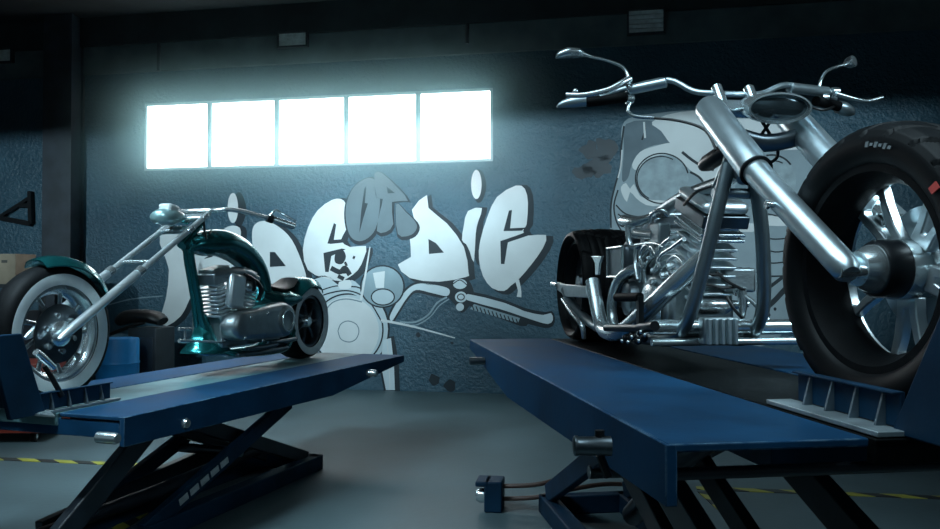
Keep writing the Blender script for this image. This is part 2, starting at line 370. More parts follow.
mp = thing('motorcycle_mural', 'grey and white motorcycle front painted on the wall behind the left lift', 'mural', wall_pt(-1.2, 0))
paint(ell(348, 329, 42, 44, 32), 'p_dark', .8, mp, 'outline', 1)
paint(ell(348, 329, 40, 42, 32), 'p_pale', 1.2, mp, 'headlight_rim', 1)
strokes([(ell(348, 330, 35, 36, 32)+[(383, 330)], 1.6)], 'p_dark', 1.8, mp, 'outline')
paint(ell(347, 331, 32, 34, 32), 'p_white', 1.6, mp, 'headlight_lens', 1)
strokes([([(338+11*0, 331), (341, 324), (348, 321), (356, 324), (359, 331), (356, 339), (349, 342), (341, 339), (338, 331)], 1.0), ([(322, 316), (332, 303), (346, 299), (362, 302)], 1.2)], 'p_grey', 2.0, mp, 'outline')
paint(ell(382.5, 286.5, 22.5, 21.5, 30), 'p_dark', 2.2, mp, 'outline', 1)
paint(ell(382.5, 286.5, 20.8, 20, 30), 'p_mid', 2.6, mp, 'gauge', 1)
paint([(373, 273), (385, 271), (384, 288), (376, 288)], 'p_white', 3.0, mp, 'highlight', 1)
paint(ell(383, 297, 11.5, 8, 20), 'p_pale', 3.2, mp, 'gauge', 1)
strokes([(ell(383, 297, 11.5, 8, 20)+[(394.5, 297)], 1.3)], 'p_dark', 3.6, mp, 'outline')
paint([(308, 282), (325, 276), (340, 284), (352, 280), (362, 288), (376, 300), (386, 318), (380, 322), (366, 302), (346, 292), (322, 296), (308, 300)], 'p_pale', 1.9, mp, 'headlight_cowl', 3)
strokes([([(305, 283), (325, 276), (342, 286), (360, 288), (378, 304)], 1.4), ([(312, 300), (330, 293), (350, 291), (368, 300), (382, 322)], 1.4), ([(322, 290), (336, 286), (348, 287)], 1.2)], 'p_dark', 2.4, mp, 'outline')
paint([(339, 282), (350, 280), (351, 288), (340, 289)], 'p_white', 2.7, mp, 'highlight', 2)
paint([(388, 316), (396, 300), (408, 286), (420, 281), (436, 282), (450, 287), (448, 298), (432, 296), (416, 293), (408, 300), (399, 314), (392, 324)], 'p_dark', .9, mp, 'outline', 4)
paint([(390, 316), (398, 301), (409, 288), (420, 283.5), (436, 285), (449, 289), (447, 296), (432, 293), (416, 290), (407, 298), (398, 312), (392, 321)], 'p_light', 1.4, mp, 'painted_handlebar', 4)
strokes([([(400, 322), (415, 322), (428, 315), (437, 303), (447, 297)], 1.6), ([(401, 324), (416, 325), (430, 317), (439, 306), (449, 299)], 1.0)], 'p_mid', 1.4, mp, 'cable')
paint([(450, 280), (462, 277), (470, 282), (474, 294), (470, 305), (462, 313), (456, 306), (448, 296), (447, 286)], 'p_dark', 1.0, mp, 'outline', 3)
paint(ell(460, 284, 7, 5, 16), 'p_light', 1.6, mp, 'clamp', 1); paint(ell(461, 297, 6, 5.5, 16), 'p_light', 1.6, mp, 'clamp', 1); paint(ell(460, 307, 4, 4, 12), 'p_light', 1.6, mp, 'clamp', 1)
strokes([(ell(461, 297, 3.4, 3, 12)+[(464.4, 297)], 1.1), ([(453, 284), (460, 280), (467, 285)], 1.0)], 'p_dark', 2.0, mp, 'outline')
paint([(468, 291), (505, 300), (525, 308), (545, 312), (552, 311), (555, 318), (553, 326), (544, 328), (528, 324), (520, 326), (470, 306), (464, 300)], 'p_dark', .8, mp, 'outline', 2)
paint([(468, 294), (505, 303), (524, 311), (543, 315), (551, 313), (553, 320), (548, 324), (536, 321), (521, 316), (500, 309), (467, 300)], 'p_light', 1.4, mp, 'painted_lever', 2)
paint([(474, 304), (520, 318), (518, 323), (470, 309)], 'p_mid', 1.4, mp, 'painted_grip', 1)
strokes([([(472+4*i, 305+1.25*i), (474+4*i, 310+1.25*i)], 1.1) for i in range(12)], 'p_dark', 2.0, mp, 'grip_ribs')
paint([(382, 338), (394, 336), (396, 346), (399, 365), (400, 391), (384, 391), (379, 365)], 'p_dark', .9, mp, 'outline', 1)
paint([(383, 340), (391, 338), (394, 365), (395, 390), (386, 390), (381, 365)], 'p_light', 1.4, mp, 'painted_fork_leg', 1)
strokes([([(387, 340), (389, 365), (390, 390)], 1.0)], 'p_white', 1.8, mp, 'highlight')
strokes([([(370, 247), (366, 272), (361, 300)], [.9, 1.8, 2.6]), ([(381, 320), (415, 327), (455, 338)], [2.6, 1.8, .9])], 'p_white', 4.2, mp, 'gleam')
strokes([([(108, 305), (132, 299), (163, 296)], 1.1)], 'p_mid', 1.0, mp, 'gleam')
under(mp)
sp = thing('paint_splashes', 'dark splashes of paint low on the wall between the two lifts', 'paint splash', wall_pt(0, 0))
for cx, cy, r in ((434, 380, 6), (450, 386, 6.5), (431, 255, 2), (418, 335, 2.5), (452, 343, 1.5)):
    paint([(cx+r*(.7+.5*random.random())*math.cos(a*PI/6), cy+r*(.7+.5*random.random())*math.sin(a*PI/6)) for a in range(12)], 'p_dark', 1, sp, 'splash', 2)
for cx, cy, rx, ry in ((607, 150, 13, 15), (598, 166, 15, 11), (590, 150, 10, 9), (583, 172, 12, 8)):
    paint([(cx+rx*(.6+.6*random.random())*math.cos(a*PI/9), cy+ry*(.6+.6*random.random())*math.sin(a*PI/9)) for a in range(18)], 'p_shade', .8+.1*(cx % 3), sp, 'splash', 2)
under(sp)

sk = thing('skull_mural', 'large grey and white screaming skull painted on the wall behind the right motorcycle', 'mural', wall_pt(3, 0))
paint([(624, 122), (650, 114), (700, 110), (760, 112), (800, 120), (822, 140), (826, 175), (818, 210), (812, 250), (800, 290), (790, 325), (765, 345), (730, 350), (690, 345), (650, 320), (625, 285), (611, 250), (610, 225), (613, 190), (619, 176), (621, 150)], 'p_skull', 1, sk, 'skull_outline', 4)
paint([(626, 124), (656, 121), (664, 130), (672, 143), (655, 145), (640, 152), (632, 164), (628, 178), (622, 180), (624, 150)], 'p_temple', 1.4, sk, 'temple', 3)
paint([(652, 122), (680, 112), (740, 110), (800, 120), (815, 145), (790, 150), (750, 152), (722, 174), (702, 182), (692, 163), (676, 148), (669, 142), (661, 131)], 'p_white', 1.5, sk, 'forehead', 3)
paint([(632, 165), (640, 152), (656, 146), (672, 143), (682, 150), (694, 160), (700, 175), (690, 170), (676, 157), (660, 155), (646, 160), (637, 170)], 'p_white', 2.0, sk, 'brow', 3)
paint(ell(662, 178.5, 26.5, 25, 30), 'p_sock', 1.8, sk, 'eye_socket', 1)
strokes([(ell(662, 178.5, 26.5, 25, 30)[5:], 1.3), (ell(661, 179, 24, 22.5, 30)[10:26], 1.1)], 'p_dark', 2.4, sk, 'skull_line')
paint([(621, 187), (626, 183), (630, 189), (634, 184), (640, 196), (652, 200), (668, 201), (660, 206), (646, 205), (636, 198), (630, 192), (627, 202), (622, 194)], 'p_white', 2.2, sk, 'cheekbone', 2)
strokes([([(618, 190), (614, 205), (616, 220), (622, 232)], 1.4), ([(616, 205), (626, 214), (645, 218)], 1.3), ([(618, 214), (630, 222), (650, 224)], 1.2), ([(624, 126), (621, 150), (621, 165), (615, 186), (611, 205), (611, 228)], 1.6), ([(644, 122), (645, 130), (642, 140)], 1.6),
         ([(682, 152), (692, 160), (702, 166), (714, 170)], 2.5), ([(690, 172), (700, 178), (708, 190)], 2)], 'p_dark', 2.6, sk, 'skull_line')
strokes([([(644, 122), (645, 138)], 1.8), ([(618, 178), (621, 165), (622, 150)], 1.2)], 'p_white', 2.8, sk, 'highlight')
paint(ell(772, 181, 24, 26, 28), 'p_sock', 1.9, sk, 'eye_socket', 1)
strokes([(ell(772, 181, 24, 26, 28)[8:26], 1.6), (ell(774, 183, 20, 22, 28)[8:24], 1.2)], 'p_dark', 2.5, sk, 'skull_line')
paint([(735, 186), (746, 176), (756, 190), (752, 206), (738, 206)], 'p_grey', 2.0, sk, 'nose', 2)
paint([(700, 212), (730, 218), (757, 224), (765, 216), (790, 216), (800, 212), (800, 222), (784, 226), (765, 226), (752, 232), (720, 228)], 'p_white', 2.1, sk, 'cheekbone', 3)
strokes([([(757, 220), (764, 214), (778, 216), (792, 218)], 1.3), ([(757, 234), (772, 239), (790, 238)], 1.2), ([(758, 246), (775, 252), (792, 249)], 1.2), ([(757, 258), (770, 263), (785, 262)], 1.3), ([(756, 272), (768, 276), (782, 276)], 1.4),
         ([(757, 292), (768, 288), (784, 276)], 3), ([(760, 312), (772, 303), (786, 288)], 4.5), ([(714, 246), (724, 252), (734, 252)], 1.4), ([(716, 262), (728, 268), (742, 268)], 1.4), ([(728, 262), (733, 276), (736, 296)], 1.6),
         ([(757, 306), (764, 314), (767, 328)], 2), ([(690, 246), (700, 250)], 1.2)], 'p_dark', 2.4, sk, 'skull_line')
strokes([([(x, 268+abs(x-724)*.12), (x+.6, 284), (x, 302-abs(x-724)*.12)], 1.6) for x in range(676, 752, 11)], 'p_dark', 2.4, sk, 'skull_line')
strokes([([(664, 262), (690, 268), (724, 270), (750, 268)], 1.4), ([(668, 284), (700, 287), (750, 285)], 1.6), ([(670, 306), (700, 304), (745, 303)], 1.4), ([(648, 240), (660, 270), (672, 300), (690, 325)], 1.6)], 'p_dark', 2.4, sk, 'skull_line')
paint(ell(769, 315, 1.6, 1.8, 8), 'p_dark', 2.4, sk, 'skull_line', 1); paint(ell(775, 309, 1.6, 1.8, 8), 'p_dark', 2.4, sk, 'skull_line', 1)
under(sk)

# ------------------------------------------------------------------ wheels
def tyre_profile(R, Ri, w):
    h = R-Ri
    half = [(.40, Ri), (.475, Ri+.12*h), (.52, Ri+.40*h), (.505, Ri+.60*h), (.455, Ri+.775*h), (.34, R-.095*h), (.18, R-.028*h)]
    return [(-a*w, r) for a, r in half]+[(0, R)]+[(a*w, r) for a, r in half[::-1]]+[(.34*w, Ri-.004), (-.34*w, Ri-.004)]
def grooved_tyre(R, Ri, w, count, slant, rings):
    """tyre whose tread is cut by slanted and by running grooves"""
    pr = tyre_profile(R, Ri, w); fine = []
    for k in range(len(pr)):
        a, c = pr[k], pr[(k+1) % len(pr)]; tread = min(a[1], c[1]) > R-.46*(R-Ri)
        m = 5 if tread else 1
        fine += [(a[0]+(c[0]-a[0])*q/m, a[1]+(c[1]-a[1])*q/m) for q in range(m)]
    N = 360; b = MB(); rg = []
    for i in range(N):
        a = 2*PI*i/N; row = []
        for t, r in fine:
            u = abs(t)/w; d = 0
            if r > R-.46*(R-Ri):
                ph = (a*count/(2*PI)+slant*u) % 1
                if count and .06 < u < .492 and ph < .15: d = .009
                for g in rings:
                    if abs(u-g) < .013: d = .007
            row.append(V((math.sin(a)*(r-d), t, math.cos(a)*(r-d))))
        rg.append(row)
    return b.rings(rg, False, True)
def wheel(parent, c, R, Ri, w, rimmat, tyremat, name, groove=None):
    """rim (the part) with a tyre below it; the axle is along y"""
    e = MB().lathe([(-.41*w, Ri+.006), (-.41*w, Ri-.016), (-.33*w, Ri-.024), (-.1*w, Ri-.042), (.1*w, Ri-.042), (.33*w, Ri-.024), (.41*w, Ri-.016), (.41*w, Ri+.006), (.33*w, Ri-.006), (-.33*w, Ri-.006)], (0, 0, 0), Y3, 56, closed=True)
    rim = e.build(name, rimmat, parent); rim.location = c
    if groove: grooved_tyre(R, Ri, w, *groove).build('tyre', tyremat, rim)
    else: MB().lathe(tyre_profile(R, Ri, w), (0, 0, 0), Y3, 72, closed=True).build('tyre', tyremat, rim)
    return rim
def cyl(b, a, c, r, n=20): return b.tube([a, c], r, n)
def arc_shell(b, R, a0, a1, w, th, n=28, crown=.25, sag=.35):
    """mudguard: a crowned strip bent round the y axis (angles from +z towards +x)"""
    rg = []
    K = 9
    for i in range(n+1):
        a = a0+(a1-a0)*i/n; ww = w*min(1, .55+.45*math.sin(PI*(i+1.2)/(n+2.4))**.5)
        up, lo = [], []
        for k in range(K):
            q = -1+2*k/(K-1); r = R+(crown*ww*.5)*(1-q*q)-sag*ww*.5*max(0, abs(q)-.75)*4*.5
            up.append((q*ww/2, r)); lo.append((q*ww/2*.97, r-th))
        rg.append([V((math.sin(a)*r, y, math.cos(a)*r)) for y, r in up+lo[::-1]])
    return b.rings(rg)

# ------------------------------------------------------------------ RIGHT MOTORCYCLE (bare chrome chopper)
R = RB; P, X = R.P, R.X
rb = thing('chopper_motorcycle', 'bare chrome chopper without tank or seat on the raised right lift', 'motorcycle', R.o, R.ang, 'custom choppers')
# front wheel
AX = V((2.385, 0, .345)); RF = .352
fw = wheel(rb, (AX.x-.03, 0, .352), RF, .248, .17, 'rubber', 'tread', 'front_wheel', (24, 2.0, (0.0,))); fw.rotation_euler = (0, 0, rad(4))
b = MB().lathe([(-.125, .0), (-.125, .016), (-.096, .018), (-.092, .042), (-.062, .057), (-.052, .059), (-.051, 0)], (0, 0, 0), Y3, 36); b.build('hub_cap', 'polished', fw)
MB().lathe([(-.053, 0), (-.052, .064), (-.042, .070), (.005, .072), (.01, 0)], (0, 0, 0), Y3, 36).build('hub_drum', 'blackmetal', fw)
MB().lathe([(.006, 0), (.006, .074), (.055, .072), (.075, .060), (.13, .045), (.13, 0)], (0, 0, 0), Y3, 36).build('hub', 'chrome', fw)
for k in range(5):
    a = 2*PI*k/5+.62; ca, sa = math.cos(a), math.sin(a)
    def sp_pt(r, s_): return V(((r*sa+s_*ca)*1.13, .04, (r*ca-s_*sa)*1.13))
    outer = [(.06, -.028), (.10, -.030), (.15, -.040), (.19, -.052), (.206, -.048), (.210, -.02), (.210, .02), (.206, .048), (.19, .052), (.15, .040), (.10, .030), (.06, .028)]
    inner = [(.085, -.006), (.11, -.010), (.15, -.019), (.178, -.030), (.190, -.026), (.193, -.01), (.193, .01), (.190, .026), (.178, .030), (.15, .019), (.11, .010), (.085, .006)]
    MB().ringprism([sp_pt(*q) for q in outer], [sp_pt(*q) for q in inner], (0, .03, 0)).build('spoke', 'bright', fw, bev=.004)
b = MB().lathe([(.095, .07), (.095, .155), (.102, .155), (.102, .07)], (0, 0, 0), Y3, 40, closed=True); b.build('brake_disc', 'steel', fw)
MB().lathe([(.034, .224), (.034, .244), (.070, .246), (.070, .228)], (0, 0, 0), Y3, 56, closed=True).build('rim_flange', 'bright', fw)
# sidewall marks
def sidemark(a0, a1, r0, r1, w, mt, n=10):
    b = MB()
    rows = []
    for i in range(n+1):
        a = a0+(a1-a0)*i/n
        rows.append([V((math.sin(a)*r, y, math.cos(a)*r)) for r, y in ((r0, -w), (r1, -w+.002), (r1, -w-.0015), (r0, -w-.0035))])
    b.rings(rows); return b
for j in range(6):
    a0 = .10+j*.052
    sidemark(a0, a0+.034, .287+.003*(j % 2), .297+.003*((j+1) % 2), .0890, None, 4).build('sidewall_mark', 'markgrey', fw)
sidemark(.93, .99, .280, .302, .0890, None, 4).build('sidewall_mark', 'markred', fw)
# fork
def fork_leg(y):
    top, mid, low = V((1.632, y, .886)), V((1.945, y, .640)), V((AX.x+.004, y, AX.z-.002))
    d = (low-top).normalized(); b = MB()
    b.tube([top-d*.012, top-d*.004, top+d*.012, mid], [.030, .042, .0475, .0475], 28)
    fl = b.build('fork_leg', 'steel', rb)
    MB().tube([mid-d*.001, mid+d*.005], .049, 28).build('fork_collar', 'blackmetal', fl)
    MB().tube([mid, mid+d*.03, low-d*.05, low-d*.01, low+d*.008], [.039, .038, .035, .033, .022], 28).build('fork_slider', 'steel', fl)
    return d
for y in (-.132, .132): fd = fork_leg(y)
MB().tube([AX+V((0, -.155, 0)), AX+V((0, .155, 0))], .015, 20).build('front_axle', 'polished', rb)
b = MB(); tp = V((1.60, 0, .905)); 
b.bar(tp+fd*.03+V((0, -.13, 0)), tp+fd*.03+V((0, .13, 0)), .08, .035, up=-fd.cross(Y3)); b.build('triple_clamp', 'polished', rb, bev=.008)
lc = V((1.575, 0, .925))+fd*.24
b = MB(); b.tube([lc+V((-.0, -.135, 0)), lc+V((-.015, -.07, -.02)), lc+V((-.02, 0, -.03)), lc+V((-.015, .07, -.02)), lc+V((0, .135, 0))], .022, 12, 4, rb=.03, side=(.5, 0, .8)); b.build('triple_clamp', 'gunmetal', rb)
# steering neck + frame
nk = V((1.50, 0, .80)); 
b = MB()
b.tube([V((1.47, 0, .86)), V((1.63, 0, .66))], .034, 18)
for s in (-1, 1):
    b.tube([V((1.585, s*.03, .75)), V((1.57, s*.075, .56)), V((1.545, s*.10, .42)), V((1.50, s*.125, .26)), V((1.45, s*.135, .175)), V((1.36, s*.14, .12)), V((1.2, s*.14, .095)), V((.5, s*.14, .09)), V((.15, s*.17, .17)), V((0, s*.19, .27))], .024, 14, 5)
b.tube([V((1.56, 0, .69)), V((1.44, 0, .665)), V((1.34, 0, .66)), V((1.1, 0, .645)), V((.84, 0, .60)), V((.6, 0, .53)), V((.45, 0, .47))], .027, 14, 5)
b.tube([V((1.56, -.085, .615)), V((1.56, .085, .615))], .018, 12)
b.build('frame', 'frame', rb)
MB().tube([P(703, 166, -.05), P(708, 163, -.05), P(722, 154, -.04), P(735, 146, -.03)], [.02, .03, .032, .03], 16).build('tank_mount', 'blackmetal', rb)
MB().tube([P(728, 158, -.05), P(722, 172, -.05), P(714, 188, -.03)], [.012, .014, .010], 10).build('tank_stay', 'frame', rb)
# handlebar
cb = V((1.53, 0, .982))
hp = [X(600, 97, 1.33), X(628, 88, 1.36), X(668, 80, 1.42), X(693, 91, 1.48), X(716, 93.5, 1.53), X(750, 94.5, 1.53), X(764, 93, 1.50), X(787, 85, 1.45), X(822, 94, 1.36), X(835, 99, 1.33)]
hb = MB().tube(hp, .0105, 14, 4).build('handlebar', 'steel', rb)
for y in (-.058, .058):
    MB().tube([V((1.575, y, .915)), V((1.532, y, .980))], .018, 16).build('riser', 'polished', hb)
for a, c, nm in ((X(629, 90, 1.365), X(667, 82, 1.425), 0), (X(789, 87.5, 1.45), X(828, 92, 1.37), 1)):
    MB().tube([a, a.lerp(c, .03), a.lerp(c, .97), c], [.013, .0185, .0185, .013], 18).build('master_cylinder', 'steel', hb)
for pts, r in (([X(587, 102, 1.31), X(627, 97, 1.36)], .0185), ([X(816, 101, 1.40), X(842, 107, 1.33)], .0185)):
    MB().tube(pts, r, 16).build('grip', 'rubber', hb)
MB().tube([X(557, 107, 1.285), X(563, 104, 1.29), X(574, 102, 1.30), X(586, 101, 1.31)], [.004, .014, .022, .021], 16, 2).build('grip_end', 'steel', hb)
MB().tube([X(854, 114, 1.315), X(850, 111.5, 1.32), X(844, 109, 1.33), X(838, 107, 1.335)], [.006, .02, .026, .024], 16, 2).build('grip_end', 'steel', hb)
MB().tube([X(566, 95, 1.36), X(584, 95, 1.38), X(608, 90, 1.40), X(622, 83, 1.40), X(630, 79, 1.39)], [.007, .0075, .008, .010, .011], 12, 4, rb=[.010, .010, .011, .012, .012], side=(0, 0, 1)).build('lever', 'polished', hb)
MB().ball(X(575.5, 91.5, 1.36), (.022, .022, .022)).build('lever_ball', 'polished', hb)
MB().tube([X(836, 94, 1.42), X(855, 99, 1.42), X(868, 101, 1.41), X(882, 97.5, 1.40)], [.010, .007, .007, .007], 12, 4).build('lever', 'polished', hb)
for q in ((630, 88, 1.37), (630, 99, 1.36), (824, 98, 1.38), (835, 92, 1.38)):
    MB().lathe([(-.015, .01), (-.012, .017), (.012, .017), (.015, .01)], X(*q), Y3, 16).build('switch_clamp', 'polished', hb)
MB().tube([X(631, 101, 1.36), X(628, 110, 1.37), X(634, 116, 1.38), X(654, 118, 1.40)], .0065, 10, 4).build('brake_pipe', 'polished', hb)
MB().tube([X(654, 118, 1.40), X(680, 121, 1.45), X(705, 130, 1.52), X(716, 150, 1.58)], .005, 8, 4).build('cable', 'hose', hb)
MB().tube([X(800, 103, 1.42), X(822, 110, 1.45), X(835, 106, 1.36)], .005, 8, 4).build('cable', 'hose', hb)
MB().tube([X(770, 122, 1.66), X(752, 150, 1.60), X(742, 176, 1.5), X(700, 190, 1.42), X(684, 205, 1.3)], .0055, 8, 5).build('cable', 'hose', hb)
MB().tube([X(760, 118, 1.66), X(778, 152, 1.64), X(765, 165, 1.6), X(735, 172, 1.5)], .0055, 8, 5).build('cable', 'hose', hb)
MB().tube([X(630, 82, 1.38), X(627, 73, 1.36), X(621, 66, 1.35), X(608, 61, 1.34), X(592, 57, 1.33), X(584, 54, 1.32)], [.0065, .006, .0055, .005, .005, .006], 10, 4).build('mirror_stem', 'polished', hb)
mc = X(573, 54, 1.31)
b = MB(); b.tube([mc+V((0, -.062, -.018)), mc+V((.0, -.05, -.006)), mc+V((0, -.02, .004)), mc+V((0, .02, .004)), mc+V((0, .052, -.004))], [.003, .019, .028, .026, .005], 16, 4, rb=[.002, .013, .018, .015, .003], side=(0, .2, 1))
b.build('mirror', 'polished', hb)
MB().tube([X(819, 88, 1.385), X(821, 80, 1.38), X(826, 72, 1.36), X(836, 67, 1.34), X(849, 64, 1.33)], [.0065, .006, .0055, .005], 10, 4).build('mirror_stem', 'polished', hb)
MB().lathe([(-.03, .0), (-.027, .012), (-.012, .021), (.006, .0225), (.010, .019), (.010, 0)], X(852, 61.5, 1.33), V((.75, .45, .15)), 20).build('mirror', 'polished', hb)
# headlight: bullet shell pointing forward, glass at its front
hc = X(775, 108, 1.78); ha = V((.96, -.12, -.22)).normalized(); hs_ = ha.cross(Z3).normalized(); hu = hs_.cross(ha)
def head_ring(t, rw, rh, dz=0): return [hc+ha*t+hs_*(rw*math.cos(2*PI*k/28))+hu*(rh*math.sin(2*PI*k/28)+dz) for k in range(28)]
b = MB(); b.rings([head_ring(-.20, .014, .010, .01), head_ring(-.18, .04, .024, .008), head_ring(-.11, .078, .040, .004), head_ring(-.03, .096, .047), head_ring(.035, .100, .049), head_ring(.045, .098, .047), head_ring(.046, .092, .0425), head_ring(.030, .089, .041)])
hl = b.build('headlight', 'polished', rb)
b = MB(); b.rings([head_ring(.030, .0885, .0405), head_ring(.038, .06, .028), head_ring(.041, .015, .008)]); b.build('lens', 'lens', hl)
MB().tube([tp+V((.03, 0, -.01)), hc-ha*.14], .02, 12).build('headlight_bracket', 'polished', hl)
# engine
en = MB(); en.box((1.02, .02, .22), (.44, .24, .22)); en.tube([V((1.10, -.125, .21)), V((1.10, .15, .21))], .13, 32); en.box((.86, .0, .24), (.26, .2, .2)); eng = en.build('engine', 'alloy', rb, bev=.012)
def cylinder(base, top, w, l, name):
    base, top = V(base), V(top); ax = (top-base).normalized(); fx = Y3.cross(ax).normalized(); rt = Matrix((fx, Y3, ax)).transposed(); L_ = (top-base).length
    core = MB(); core.tube([base, base.lerp(top, .62)], w*.38, 24)
    for k in range(7):
        t = .06+.58*k/7; sc = 1-.02*k
        core.box(base.lerp(top, t), (l*sc, w*sc, .009), rt)
    c = core.build(name, 'bright', eng, bev=.002)
    hd = MB()
    for k in range(2): hd.box(base.lerp(top, .655+.055*k), (l*1.0, w*1.03, .010), rt)
    hd.box(base.lerp(top, .73), (l*.8, w*.84, L_*.16), rt); hd.build('cylinder_head', 'polished', eng, bev=.002)
    rc = MB(); rc.box(base.lerp(top, .835), (l*1.06, w*1.06, L_*.12), rt); rc.build('rocker_cover', 'gunmetal', eng, bev=.005)
    rs = MB(); rs.box(base.lerp(top, .955), (l*1.04, w*1.04, L_*.115), rt); rs.build('rocker_cap', 'bright', eng, bev=.022)
    return ax, fx
cylinder((1.17, .03, .26), (1.31, .03, .635), .165, .26, 'front_cylinder')
cylinder((.99, .02, .27), (.83, .02, .575), .145, .17, 'rear_cylinder')
MB().tube([X(697, 306, 1.28), X(700, 306, 1.28), X(724, 306, 1.28), X(732, 305, 1.28), X(748, 304, 1.28)], [.026, .033, .033, .018, .012], 20).build('starter_motor', 'polished', eng)
b = MB(); b.lathe([(-.13, .10), (-.145, .095), (-.155, .07), (-.155, 0)], V((1.10, 0, .21)), Y3, 32); b.lathe([(-.13, 0), (-.13, .10)], V((1.10, 0, .21)), Y3, 32); b.build('cam_cover', 'chrome', eng)
b = MB(); b.lathe([(-.115, .075), (-.13, .07), (-.138, .04), (-.138, 0)], V((.80, 0, .24)), Y3, 28); b.lathe([(-.1, 0), (-.1, .08), (-.115, .075)], V((.80, 0, .24)), Y3, 28); b.build('gearbox_cover', 'gunmetal', eng)
# carburettor group: intake horn, bodies, hoses and fittings on the right side
MB().tube([P(624, 221, -.12), P(636, 222, -.12), P(646, 219, -.1), P(660, 214, -.08)], [.028, .024, .018, .016], 14, 3).build('air_intake', 'polished', eng)
MB().tube([P(628, 225, -.13), P(629, 240, -.13), P(634, 248, -.12), P(646, 244, -.1), P(662, 242, -.08)], [.014, .013, .012, .012, .012], 12, 4).build('intake_tube', 'polished', eng)
MB().box(P(660, 234, -.09), (.10, .05, .085)).build('carburettor', 'alloy', eng, bev=.008)
MB().tube([P(636, 233, -.12), P(655, 235, -.1)], .022, 16).build('throttle_body', 'chrome', eng)
MB().tube([P(650, 222, -.12), P(652, 214, -.12), P(662, 210, -.11), P(668, 216, -.09)], .009, 10, 4).build('throttle_bracket', 'polished', eng)
for pts, r in (([(671, 238), (662, 246), (658, 258), (660, 268)], .0085), ([(684, 239), (672, 248), (661, 256), (656, 270)], .0085), ([(640, 282), (641, 264), (646, 252), (652, 247), (656, 254)], .008),
               ([(646, 284), (644, 268), (650, 258), (650, 248), (645, 246), (640, 256), (643, 268)], .0075), ([(636, 246), (635, 262), (638, 280)], .009), ([(630, 246), (652, 243), (664, 247)], .006), ([(668, 262), (676, 256), (684, 262)], .008)):
    MB().tube([P(x, y, -.12-.004*i) for i, (x, y) in enumerate(pts)], r, 10, 4).build('oil_line', 'polished', eng)
for x, y, d in ((645, 246, .02), (650, 258, .02), (641, 264, .022), (655, 282, .024), (648, 286, .02), (670, 266, .03), (664, 275, .026), (662, 289, .03), (676, 272, .022), (654, 270, .02)):
    c = P(x, y, -.13); MB().lathe([(-.014, d*.3), (-.012, d*.5), (.0, d*.5), (.004, d*.36), (.016, d*.36)], c, V((.2, 1, .3)), 8).build('fitting', 'polished', eng)
b = MB()
for (x0, y0), (x1, y1) in (((700, 270), (722, 275)), ((706, 284), (735, 287)), ((726, 296), (742, 318)), ((716, 272), (744, 290))):
    b.tube([X(x0, y0, 1.34), X((x0+x1)/2, (y0+y1)/2+2, 1.36), X(x1, y1, 1.34)], .006, 8, 3)
b.build('wiring', 'hose', eng)
MB().tube([X(741, 288, 1.33), X(743, 300, 1.33), X(742, 318, 1.33)], [.016, .018, .010], 12, 2).build('ignition_coil', 'polished', eng)
MB().box(X(738, 280, 1.30), (.05, .12, .09)).build('mounting_block', 'alloy', eng, bev=.01)
# exhausts
MB().tube([P(706, 256, -.085), P(698, 263, -.10), P(668, 291, -.165), P(640, 317, -.20), P(626, 329, -.215), P(614, 333.5, -.22), P(604, 330, -.22), P(599, 316, -.22), P(592.5, 281, -.22)], [.030, .032, .034, .034, .033, .032, .031, .031, .032], 20, 5).build('exhaust_pipe', 'chrome', rb)
MB().tube([P(641, 267, -.09), P(630, 271, -.12), P(619, 280, -.14), P(613, 296, -.15), P(612, 314, -.15), P(618, 332, -.15), P(640, 338, -.14)], .022, 18, 5).build('exhaust_pipe', 'chrome', rb)
b = MB(); b.prism([P(x, y, -.215) for x, y in ((591, 256), (602, 256), (599, 264), (598, 275), (595, 275), (595, 264))], (0, .012, 0)); b.build('exhaust_bracket', 'polished', rb, bev=.003)
# rear end
rw = wheel(rb, (0, 0, .292), .297, .235, .325, 'blackmetal', 'tread', 'rear_wheel', (10, 1.2, (.1, .22, .34)))
MB().lathe([(-.12, 0), (-.12, .05), (-.09, .06), (-.08, .19), (-.07, .192), (-.06, .06), (.12, .05), (.12, 0)], (0, 0, 0), Y3, 36).build('hub', 'gunmetal', rw)
for k in range(5):
    a = 2*PI*k/5; MB().bar((math.sin(a)*.05, 0, math.cos(a)*.05), (math.sin(a)*.205, 0, math.cos(a)*.205), .05, .03).build('spoke', 'gunmetal', rw, bev=.005)
b = MB(); b.prism([P(x, y, -.205) for x, y in ((557, 282), (562, 284), (585, 286), (587, 298), (566, 297), (557, 290))], (0, .02, 0)); b.build('axle_block', 'alloy', rb, bev=.004)
MB().tube([P(563, 299, -.2), P(572, 312, -.2), P(582, 325, -.19), P(584, 338, -.18)], [.012, .014, .014, .012], 12, 3).build('rear_stay', 'polished', rb)
MB().tube([P(557, 285, -.2), P(552, 284, -.2)], .012, 10).build('axle_nut', 'polished', rb)
b = MB(); b.box((.66, -.02, .40), (.24, .22, .15)); ot = b.build('oil_tank', 'gunmetal', rb, bev=.02)
b = MB(); q = [V((.555, -.135, .335)), V((.555, -.135, .465)), V((.765, -.135, .465)), V((.765, -.135, .335))]; b.tube(q, .007, 8, 1, loop=True); b.build('oil_tank_trim', 'chrome', ot)
